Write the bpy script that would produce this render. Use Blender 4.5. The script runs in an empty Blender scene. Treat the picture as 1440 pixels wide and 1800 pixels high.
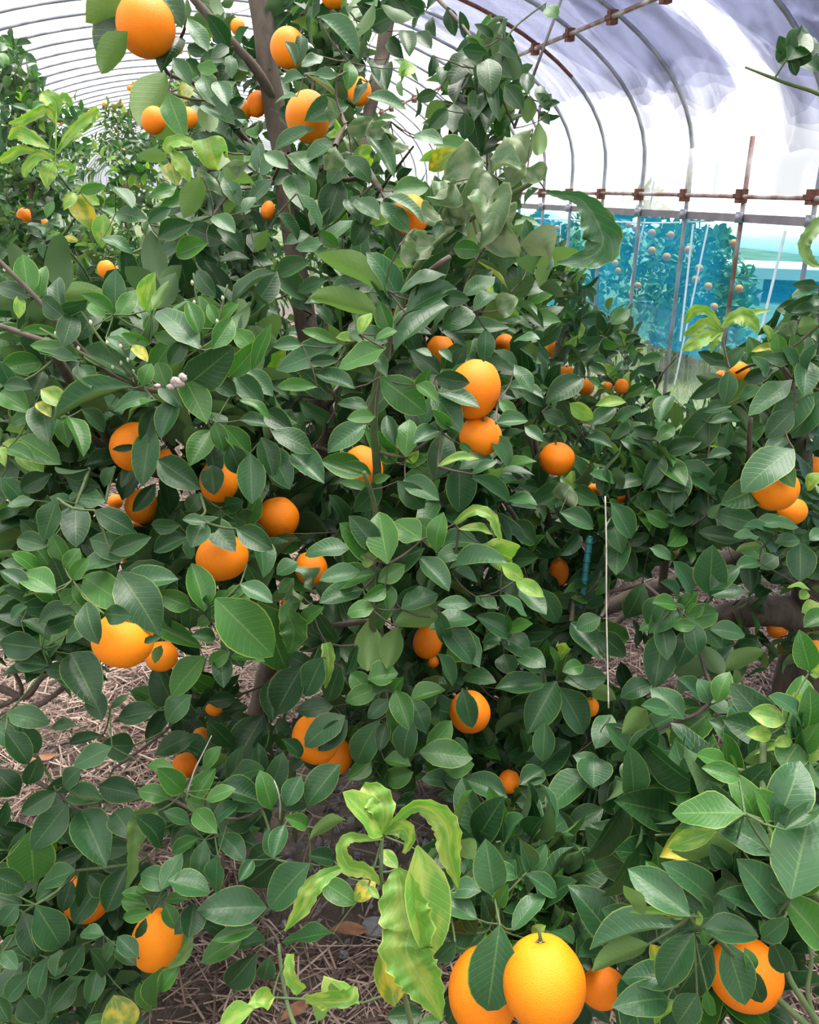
import bpy, math, random
import numpy as np
from mathutils import Vector, Matrix, noise
random.seed(11); RNG = np.random.default_rng(7)
scene = bpy.context.scene
# ================================================================ camera, sky, exposure
FOC = 1440.0                                  # focal length in photo pixels (frame 1440 x 1800)
PITCH = math.atan(570/1440); SP, CP = math.sin(PITCH), math.cos(PITCH)
CAM = np.array([0., 0., 1.55])
cam = bpy.data.objects.new('camera', bpy.data.cameras.new('camera'))
cam.data.sensor_fit = 'HORIZONTAL'; cam.data.sensor_width = 36; cam.data.lens = 36*FOC/1440
cam.data.clip_start = .02; cam.data.clip_end = 300
cam.location = CAM; cam.rotation_euler = (math.pi/2-PITCH, 0, 0)
scene.collection.objects.link(cam); scene.camera = cam
world = bpy.data.worlds.new('overcast_sky'); scene.world = world; world.use_nodes = True
wn, wl = world.node_tree.nodes, world.node_tree.links
bg = wn['Background']; bg.inputs['Strength'].default_value = .85
tc = wn.new('ShaderNodeTexCoord'); nz = wn.new('ShaderNodeTexNoise'); nz.inputs['Scale'].default_value = 1.6; nz.inputs['Detail'].default_value = 4
cr = wn.new('ShaderNodeValToRGB'); cr.color_ramp.elements[0].position = .3; cr.color_ramp.elements[0].color = (.74,.80,.92,1)
cr.color_ramp.elements[1].position = .75; cr.color_ramp.elements[1].color = (1,.99,.97,1)
wl.new(tc.outputs['Generated'], nz.inputs['Vector']); wl.new(nz.outputs['Fac'], cr.inputs['Fac']); wl.new(cr.outputs['Color'], bg.inputs['Color'])
sun = bpy.data.objects.new('sun', bpy.data.lights.new('sun', 'SUN')); scene.collection.objects.link(sun)
sun.data.energy = 14.5; sun.data.angle = math.radians(50); sun.data.color = (1,.95,.86)
sun.rotation_euler = (math.radians(-14), math.radians(12), 0)
scene.view_settings.view_transform = 'Standard'; scene.view_settings.look = 'None'
scene.view_settings.exposure = 0.12; scene.view_settings.gamma = 1; scene.view_settings.use_curve_mapping = False
scene.cycles.max_bounces = 6; scene.cycles.diffuse_bounces = 3; scene.cycles.glossy_bounces = 2; scene.cycles.transparent_max_bounces = 24
scene.cycles.use_denoising = True; scene.cycles.adaptive_threshold = .025

# ================================================================ helpers
def P(x, y, d):
    r = (x-720)/FOC*d; u = (900-y)/FOC*d
    return np.array([r, d*CP+u*SP, CAM[2]-d*SP+u*CP])
def proj(p):
    q = np.asarray(p)-CAM; d = q[...,1]*CP-q[...,2]*SP; u = q[...,1]*SP+q[...,2]*CP
    return 720+FOC*q[...,0]/d, 900-FOC*u/d, d
def unit(v):
    v = np.asarray(v, float); return v/(np.linalg.norm(v)+1e-9)
TH = math.atan(370/1549)
AX = np.array([-math.sin(TH), math.cos(TH), 0]); NX = np.array([math.cos(TH), math.sin(TH), 0])
def TW(s, n, z): return AX*s+NX*n+np.array([0,0,z])      # tunnel frame: along, across, height
COL = scene.collection
def tag(o, label=None, cat=None, group=None, kind=None):
    if label: o['label'] = label
    if cat: o['category'] = cat
    if group: o['group'] = group
    if kind: o['kind'] = kind
    return o
def empty(name, loc):
    o = bpy.data.objects.new(name, None); o.empty_display_size = .05; COL.objects.link(o); o.location = [float(v) for v in loc]; return o
def obj(name, mesh, parent=None, off=None):
    o = bpy.data.objects.new(name, mesh); COL.objects.link(o)
    if parent is not None:
        o.parent = parent
        if off is None: o.location = -parent.location      # mesh given in world space
    return o
def mesh(name, verts, faces, mats, smooth=True, mi=None, uv=None):
    me = bpy.data.meshes.new(name)
    verts = np.asarray(verts, np.float32)
    me.from_pydata([tuple(v) for v in verts.tolist()], [], [tuple(f) for f in faces])
    for m in (mats if isinstance(mats, (list, tuple)) else [mats]): me.materials.append(m)
    if smooth: me.polygons.foreach_set('use_smooth', [True]*len(me.polygons))
    if mi is not None: me.polygons.foreach_set('material_index', np.asarray(mi, np.int32))
    if uv is not None:
        l = me.uv_layers.new(name='UVMap'); vi = np.empty(len(me.loops), np.int32); me.loops.foreach_get('vertex_index', vi)
        l.data.foreach_set('uv', np.asarray(uv, np.float32)[vi].ravel())
    me.update(); return me
def tube(pts, rads, sides=8, cap=True, wob=0.0):
    pts = [np.asarray(p, float) for p in pts]; V, F = [], []
    n = len(pts); ref = None
    for i in range(n):
        t = unit(pts[min(i+1,n-1)]-pts[max(i-1,0)])
        if ref is None: ref = unit(np.cross(t, [0,0,1] if abs(t[2]) < .9 else [1,0,0]))
        ref = unit(ref-t*np.dot(ref,t)); b = np.cross(t, ref)
        for k in range(sides):
            a = 2*math.pi*k/sides; r = rads[i]*(1+wob*math.sin(3*a+i*1.7)+wob*math.cos(2*a-i))
            V.append(pts[i]+(ref*math.cos(a)+b*math.sin(a))*r)
    for i in range(n-1):
        for k in range(sides):
            k2 = (k+1)%sides; F.append((i*sides+k, i*sides+k2, (i+1)*sides+k2, (i+1)*sides+k))
    if cap: F.append(tuple(range(sides-1,-1,-1))); F.append(tuple((n-1)*sides+k for k in range(sides)))
    return V, F
def joinvf(parts):
    V, F = [], []
    for v, f in parts:
        o = len(V); V += list(v); F += [tuple(i+o for i in q) for q in f]
    return V, F
def catmull(pts, per):
    pts = np.asarray(pts, float); out = []
    for i in range(len(pts)-1):
        p0, p1, p2, p3 = pts[max(i-1,0)], pts[i], pts[i+1], pts[min(i+2,len(pts)-1)]
        for k in range(per):
            t = k/per; out.append(.5*((2*p1)+(-p0+p2)*t+(2*p0-5*p1+4*p2-p3)*t*t+(-p0+3*p1-3*p2+p3)*t**3))
    out.append(pts[-1]); return np.array(out)
def boxvf(c, sx, sy, sz, X=(1,0,0), Y=(0,1,0), Z=(0,0,1)):
    c = np.asarray(c, float); X, Y, Z = [np.asarray(v, float) for v in (X,Y,Z)]
    V = [c+X*sx/2*a+Y*sy/2*b+Z*sz/2*d for a in (-1,1) for b in (-1,1) for d in (-1,1)]
    return V, [(0,1,3,2),(4,6,7,5),(0,4,5,1),(2,3,7,6),(0,2,6,4),(1,5,7,3)]

# ================================================================ materials
class NT:
    def __init__(s, name):
        s.m = bpy.data.materials.new(name); s.m.use_nodes = True; s.t = s.m.node_tree; s.n = s.t.nodes; s.l = s.t.links
        s.b = s.n['Principled BSDF']; s.out = s.n['Material Output']
    def node(s, typ, **kw):
        x = s.n.new('ShaderNode'+typ)
        for k, v in kw.items():
            if k in x.inputs: x.inputs[k].default_value = v
            else: setattr(x, k, v)
        return x
    def link(s, a, b): s.l.new(a, b)
    def ramp(s, fac, stops):
        r = s.node('ValToRGB'); e = r.color_ramp.elements
        while len(e) < len(stops): e.new(.5)
        for q, (p, c) in zip(e, stops): q.position = p; q.color = (*c, 1) if len(c) == 3 else c
        s.link(fac, r.inputs['Fac']); return r.outputs['Color']
    def math(s, op, a, b=None, clamp=False):
        x = s.node('Math', operation=op, use_clamp=clamp)
        for i, v in enumerate((a, b)):
            if v is None: continue
            if hasattr(v, 'is_linked') or hasattr(v, 'links'): s.link(v, x.inputs[i])
            else: x.inputs[i].default_value = v
        return x.outputs[0]
    def mix(s, fac, a, b):
        x = s.node('Mix', data_type='RGBA')
        for sock, v in ((x.inputs[0], fac), (x.inputs[6], a), (x.inputs[7], b)):
            if isinstance(v, (int, float)): sock.default_value = v
            elif isinstance(v, tuple): sock.default_value = (*v, 1)
            else: s.link(v, sock)
        return x.outputs[2]
def leaf_mat(name, c0, c1, rib, edge, back, rough, transl, mottled=None):
    t = NT(name)
    oi = t.node('ObjectInfo'); ge = t.node('NewGeometry'); uv = t.node('UVMap'); sx = t.node('SeparateXYZ'); t.link(uv.outputs[0], sx.inputs[0])
    rnd = t.math('FRACT', t.math('ADD', oi.outputs['Random'], ge.outputs['Random Per Island']))
    tcd = t.node('TexCoord'); n1 = t.node('TexNoise', Scale=9.0, Detail=3.0); t.link(tcd.outputs['UV'], n1.inputs['Vector'])
    n1.noise_dimensions = '4D'; t.link(t.math('MULTIPLY', rnd, 20.0), n1.inputs['W'])
    base = t.mix(rnd, c0, c1)
    base = t.mix(t.math('MULTIPLY', n1.outputs['Fac'], .35), base, tuple(min(1, v*1.5) for v in c1))
    if mottled:
        n2 = t.node('TexNoise', Scale=2.6, Detail=2.0); n2.noise_dimensions = '4D'
        t.link(tcd.outputs['UV'], n2.inputs['Vector']); t.link(t.math('MULTIPLY', rnd, 37.0), n2.inputs['W'])
        f = t.ramp(n2.outputs['Fac'], [(.45,(0,0,0)),(.62,(1,1,1))]); base = t.mix(f, base, mottled)
    u = t.math('ABSOLUTE', t.math('SUBTRACT', sx.outputs[0], .5))          # 0 midrib .. .5 margin
    v = sx.outputs[1]
    # side veins: stripes slanting from the midrib
    vv = t.math('SINE', t.math('MULTIPLY', t.math('SUBTRACT', v, t.math('MULTIPLY', u, .35)), 75.0))
    vein = t.ramp(vv, [(.82,(0,0,0)),(1.0,(1,1,1))])
    base = t.mix(t.math('MULTIPLY', vein, .18), base, rib)
    base = t.mix(t.math('MULTIPLY', t.math('LESS_THAN', u, .022), .6), base, rib)
    base = t.mix(t.math('MULTIPLY', t.math('GREATER_THAN', u, .475), .75), base, edge)
    base = t.mix(ge.outputs['Backfacing'], base, t.mix(t.math('MULTIPLY', vein, .3), back, rib))
    b = t.b; t.link(base, b.inputs['Base Color']); b.inputs['Specular IOR Level'].default_value = .38
    t.link(t.math('ADD', rough, t.math('MULTIPLY', ge.outputs['Backfacing'], .2)), b.inputs['Roughness'])
    bp = t.node('Bump', Strength=.25, Distance=.002); t.link(t.math('ADD', t.math('MULTIPLY', vein, -.4), n1.outputs['Fac']), bp.inputs['Height']); t.link(bp.outputs[0], b.inputs['Normal'])
    tr = t.node('BsdfTranslucent'); hs = t.node('HueSaturation', Saturation=1.15, Value=1.6); t.link(base, hs.inputs['Color']); t.link(hs.outputs[0], tr.inputs['Color'])
    mx = t.node('MixShader'); mx.inputs[0].default_value = transl
    t.link(b.outputs[0], mx.inputs[1]); t.link(tr.outputs[0], mx.inputs[2]); t.link(mx.outputs[0], t.out.inputs['Surface'])
    return t.m
LM = {
 'dark': leaf_mat('leaf_dark', (.008,.036,.012), (.018,.060,.018), (.08,.15,.045), (.12,.20,.045), (.06,.115,.045), .36, .14),
 'sheen': leaf_mat('leaf_sheen', (.018,.066,.026), (.034,.100,.036), (.11,.20,.07), (.18,.27,.06), (.08,.15,.055), .33, .16),  # sheen of lit leaves put into a lighter green than the dark leaf
 'mid':  leaf_mat('leaf_fresh', (.022,.088,.016), (.045,.138,.026), (.13,.25,.06), (.24,.35,.06), (.10,.18,.05), .34, .22),
 'lime': leaf_mat('leaf_young', (.075,.20,.030), (.13,.28,.045), (.30,.40,.11), (.36,.44,.11), (.17,.28,.08), .40, .3, (.26,.35,.07)),
 'yell': leaf_mat('leaf_yellowing', (.08,.16,.02), (.13,.20,.03), (.32,.33,.08), (.30,.31,.06), (.17,.21,.06), .45, .25, (.44,.36,.03)),
 'dust': leaf_mat('leaf_curled_grey', (.050,.105,.046), (.082,.145,.062), (.17,.22,.12), (.24,.28,.14), (.13,.18,.09), .44, .15, (.17,.21,.12)),
}
def bark_mat(name, a, b, sc=30):
    t = NT(name); tcd = t.node('TexCoord'); mp = t.node('Mapping'); mp.inputs['Scale'].default_value = (1,1,.25); t.link(tcd.outputs['Object'], mp.inputs[0])
    n1 = t.node('TexNoise', Scale=sc, Detail=6.0, Roughness=.65); t.link(mp.outputs[0], n1.inputs['Vector'])
    t.link(t.ramp(n1.outputs['Fac'], [(.3,a),(.7,b)]), t.b.inputs['Base Color']); t.b.inputs['Roughness'].default_value = .85
    bp = t.node('Bump', Strength=.6, Distance=.004); t.link(n1.outputs['Fac'], bp.inputs['Height']); t.link(bp.outputs[0], t.b.inputs['Normal']); return t.m
BARK = bark_mat('bark', (.035,.026,.020), (.115,.088,.068)); STEM = bark_mat('green_stem', (.05,.085,.03), (.10,.14,.055), 60)
DEADW = bark_mat('dead_twig', (.28,.25,.23), (.48,.44,.41), 80)
def simple(name, col, rough=.5, metal=0.0, var=0.0, sc=20, col2=None, bump=0.0):
    t = NT(name); b = t.b; b.inputs['Roughness'].default_value = rough; b.inputs['Metallic'].default_value = metal
    tcd = t.node('TexCoord'); n1 = t.node('TexNoise', Scale=float(sc), Detail=5.0); t.link(tcd.outputs['Object'], n1.inputs['Vector'])
    c2 = col2 or tuple(v*.6 for v in col)
    t.link(t.ramp(n1.outputs['Fac'], [(.42,c2),(.62,col)]), b.inputs['Base Color'])
    if bump:
        bp = t.node('Bump', Strength=.5, Distance=bump); t.link(n1.outputs['Fac'], bp.inputs['Height']); t.link(bp.outputs[0], b.inputs['Normal'])
    return t.m
STEEL = simple('galvanised_steel', (.40,.42,.48), .45, .55, sc=8, col2=(.26,.28,.34))
RUST = simple('rusted_steel', (.20,.075,.045), .8, .1, sc=35, col2=(.10,.04,.03), bump=.002)
RUSTPIPE = simple('rust_stained_pipe', (.40,.37,.38), .55, .3, sc=9, col2=(.20,.11,.09))
CORD = simple('pale_cord', (.58,.56,.48), .8, sc=60, col2=(.44,.42,.36)); WIRE = simple('dark_wire', (.03,.028,.03), .8)
STAKE = simple('turquoise_plastic', (.03,.24,.26), .45, sc=25, col2=(.02,.14,.16))
STRAP = simple('pale_blue_strap', (.74,.88,.95), .5, col2=(.6,.8,.9)); WHITEP = simple('white_plastic', (.8,.8,.8), .4, col2=(.6,.6,.62))
def film_mat(name, clear, haze_col, h0, h1, sc, stretch, thin=11.0):
    t = NT(name); uv = t.node('UVMap'); mp = t.node('Mapping'); mp.inputs['Scale'].default_value = stretch; mp.inputs['Rotation'].default_value = (0,0,.5); t.link(uv.outputs[0], mp.inputs[0])
    n1 = t.node('TexNoise', Scale=sc, Detail=5.0, Distortion=.6); t.link(mp.outputs[0], n1.inputs['Vector'])
    mp2 = t.node('Mapping'); mp2.inputs['Scale'].default_value = stretch; mp2.inputs['Rotation'].default_value = (0,0,-.75); t.link(uv.outputs[0], mp2.inputs[0])
    n2 = t.node('TexNoise', Scale=sc*1.5, Detail=4.0, Distortion=.3); t.link(mp2.outputs[0], n2.inputs['Vector'])
    rid = t.math('SUBTRACT', 1.0, t.math('MULTIPLY', t.math('ABSOLUTE', t.math('SUBTRACT', n2.outputs['Fac'], .5)), thin), True)
    f = t.math('MAXIMUM', t.ramp(n1.outputs['Fac'], [(.42,(0,0,0)),(.72,(1,1,1))]), t.math('MULTIPLY', rid, .85))
    hz = t.math('ADD', h0, t.math('MULTIPLY', f, h1-h0))
    trp = t.node('BsdfTransparent'); trp.inputs[0].default_value = (*clear,1)
    tl = t.node('BsdfTranslucent'); tl.inputs[0].default_value = (*haze_col,1)
    gl = t.node('BsdfGlossy', Roughness=.15); gl.inputs[0].default_value = (.9,.9,.95,1)
    m1 = t.node('MixShader'); t.link(hz, m1.inputs[0]); t.link(trp.outputs[0], m1.inputs[1]); t.link(tl.outputs[0], m1.inputs[2])
    m2 = t.node('MixShader'); m2.inputs[0].default_value = .05; t.link(m1.outputs[0], m2.inputs[1]); t.link(gl.outputs[0], m2.inputs[2])
    t.link(m2.outputs[0], t.out.inputs['Surface']); return t.m
FILM = film_mat('clear_film', (.93,.93,.95), (.95,.95,.97), .18, .7, 1.2, (1,.25,1))
DIMFILM = film_mat('dimming_film', (.70,.71,.77), (.86,.88,.96), .004, .18, 1.7, (2.0,.6,1), 24.0)  # tinted so that stacked layers dim the film behind them
SKIRT = film_mat('skirt_film', (.88,.92,.94), (.7,.82,.9), .02, .10, 2.0, (3,.4,1))
def net_mat():
    t = NT('turquoise_net'); uv = t.node('UVMap'); mp = t.node('Mapping'); mp.inputs['Scale'].default_value = (.7,60,1); t.link(uv.outputs[0], mp.inputs[0])
    n1 = t.node('TexNoise', Scale=2.0, Detail=3.0); t.link(mp.outputs[0], n1.inputs['Vector'])
    mp2 = t.node('Mapping'); mp2.inputs['Scale'].default_value = (1.4,.8,1); t.link(uv.outputs[0], mp2.inputs[0]); n2 = t.node('TexNoise', Scale=1.2, Detail=2.0); t.link(mp2.outputs[0], n2.inputs['Vector'])
    f = t.math('ADD', t.math('MULTIPLY', n1.outputs['Fac'], .25), t.math('MULTIPLY', n2.outputs['Fac'], .75))
    fac = t.ramp(f, [(.38,(.12,.12,.12)),(.64,(.5,.5,.5))])
    trp = t.node('BsdfTransparent'); trp.inputs[0].default_value = (.45,.84,.95,1)
    tl = t.node('BsdfTranslucent'); tl.inputs[0].default_value = (.01,.34,.66,1); df = t.node('BsdfDiffuse'); df.inputs[0].default_value = (.01,.28,.55,1)
    m0 = t.node('MixShader'); m0.inputs[0].default_value = .35; t.link(tl.outputs[0], m0.inputs[1]); t.link(df.outputs[0], m0.inputs[2])
    m1 = t.node('MixShader'); t.link(fac, m1.inputs[0]); t.link(trp.outputs[0], m1.inputs[1]); t.link(m0.outputs[0], m1.inputs[2]); t.link(m1.outputs[0], t.out.inputs['Surface']); return t.m
NET = net_mat()
def orange_mat():
    t = NT('orange_peel'); oi = t.node('ObjectInfo'); tcd = t.node('TexCoord')
    n1 = t.node('TexNoise', Scale=2.2, Detail=3.0); t.link(tcd.outputs['Object'], n1.inputs['Vector'])
    base = t.mix(oi.outputs['Random'], (.86,.175,.004), (.90,.25,.006)); base = t.mix(t.math('MULTIPLY', n1.outputs['Fac'], .35), base, (.95,.33,.012))
    n3 = t.node('TexNoise', Scale=7.0, Detail=2.0); t.link(tcd.outputs['Object'], n3.inputs['Vector'])
    base = t.mix(t.ramp(n3.outputs['Fac'], [(.70,(0,0,0)),(.74,(.55,.55,.55))]), base, (.55,.16,.01))
    t.link(base, t.b.inputs['Base Color']); t.b.inputs['Roughness'].default_value = .45; t.b.inputs['Specular IOR Level'].default_value = .25
    vo = t.node('TexVoronoi', Scale=38.0); t.link(tcd.outputs['Object'], vo.inputs['Vector'])
    bp = t.node('Bump', Strength=.22, Distance=.02); t.link(vo.outputs['Distance'], bp.inputs['Height']); t.link(bp.outputs[0], t.b.inputs['Normal']); return t.m
PEEL = orange_mat(); CALYX = simple('calyx_green', (.10,.17,.05), .7, sc=5, col2=(.16,.17,.08))
def straw_mat():
    t = NT('straw'); ge = t.node('NewGeometry')
    t.link(t.ramp(ge.outputs['Random Per Island'], [(0,(.055,.034,.028)),(.4,(.16,.105,.085)),(.75,(.30,.21,.17)),(1,(.50,.385,.32))]), t.b.inputs['Base Color']); t.b.inputs['Roughness'].default_value = .7; return t.m
STRAW = straw_mat()
def soil_mat(name, stops, sc):
    t = NT(name); tcd = t.node('TexCoord'); n1 = t.node('TexNoise', Scale=sc, Detail=8.0, Roughness=.7); t.link(tcd.outputs['Object'], n1.inputs['Vector'])
    t.link(t.ramp(n1.outputs['Fac'], stops), t.b.inputs['Base Color']); t.b.inputs['Roughness'].default_value = .95
    bp = t.node('Bump', Strength=.8, Distance=.02); t.link(n1.outputs['Fac'], bp.inputs['Height']); t.link(bp.outputs[0], t.b.inputs['Normal']); return t.m
SOIL = soil_mat('soil', [(.3,(.05,.04,.035)),(.55,(.13,.10,.085)),(.75,(.22,.18,.15))], 14)
GRASS = soil_mat('rough_grass', [(.3,(.03,.06,.02)),(.5,(.07,.10,.04)),(.68,(.15,.14,.085)),(.8,(.24,.20,.14))], 1.3)
STONE = soil_mat('grey_stone', [(.3,(.14,.14,.15)),(.7,(.30,.30,.32))], 20)
DRYLEAF = soil_mat('dry_leaf', [(.3,(.20,.09,.05)),(.7,(.42,.22,.13))], 18)
DEADPINK = soil_mat('withered_bloom', [(.35,(.35,.24,.22)),(.55,(.66,.55,.54)),(.75,(.82,.76,.75))], 90)
WALLW = simple('white_render', (.85,.86,.88), .8, sc=2, col2=(.78,.8,.82)); GLASS = simple('dark_pane', (.08,.11,.14), .15); ROOFM = simple('pale_roof', (.75,.80,.86), .5, sc=3, col2=(.65,.7,.76))
BUD = simple('flower_bud', (.75,.78,.55), .6)

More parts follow.
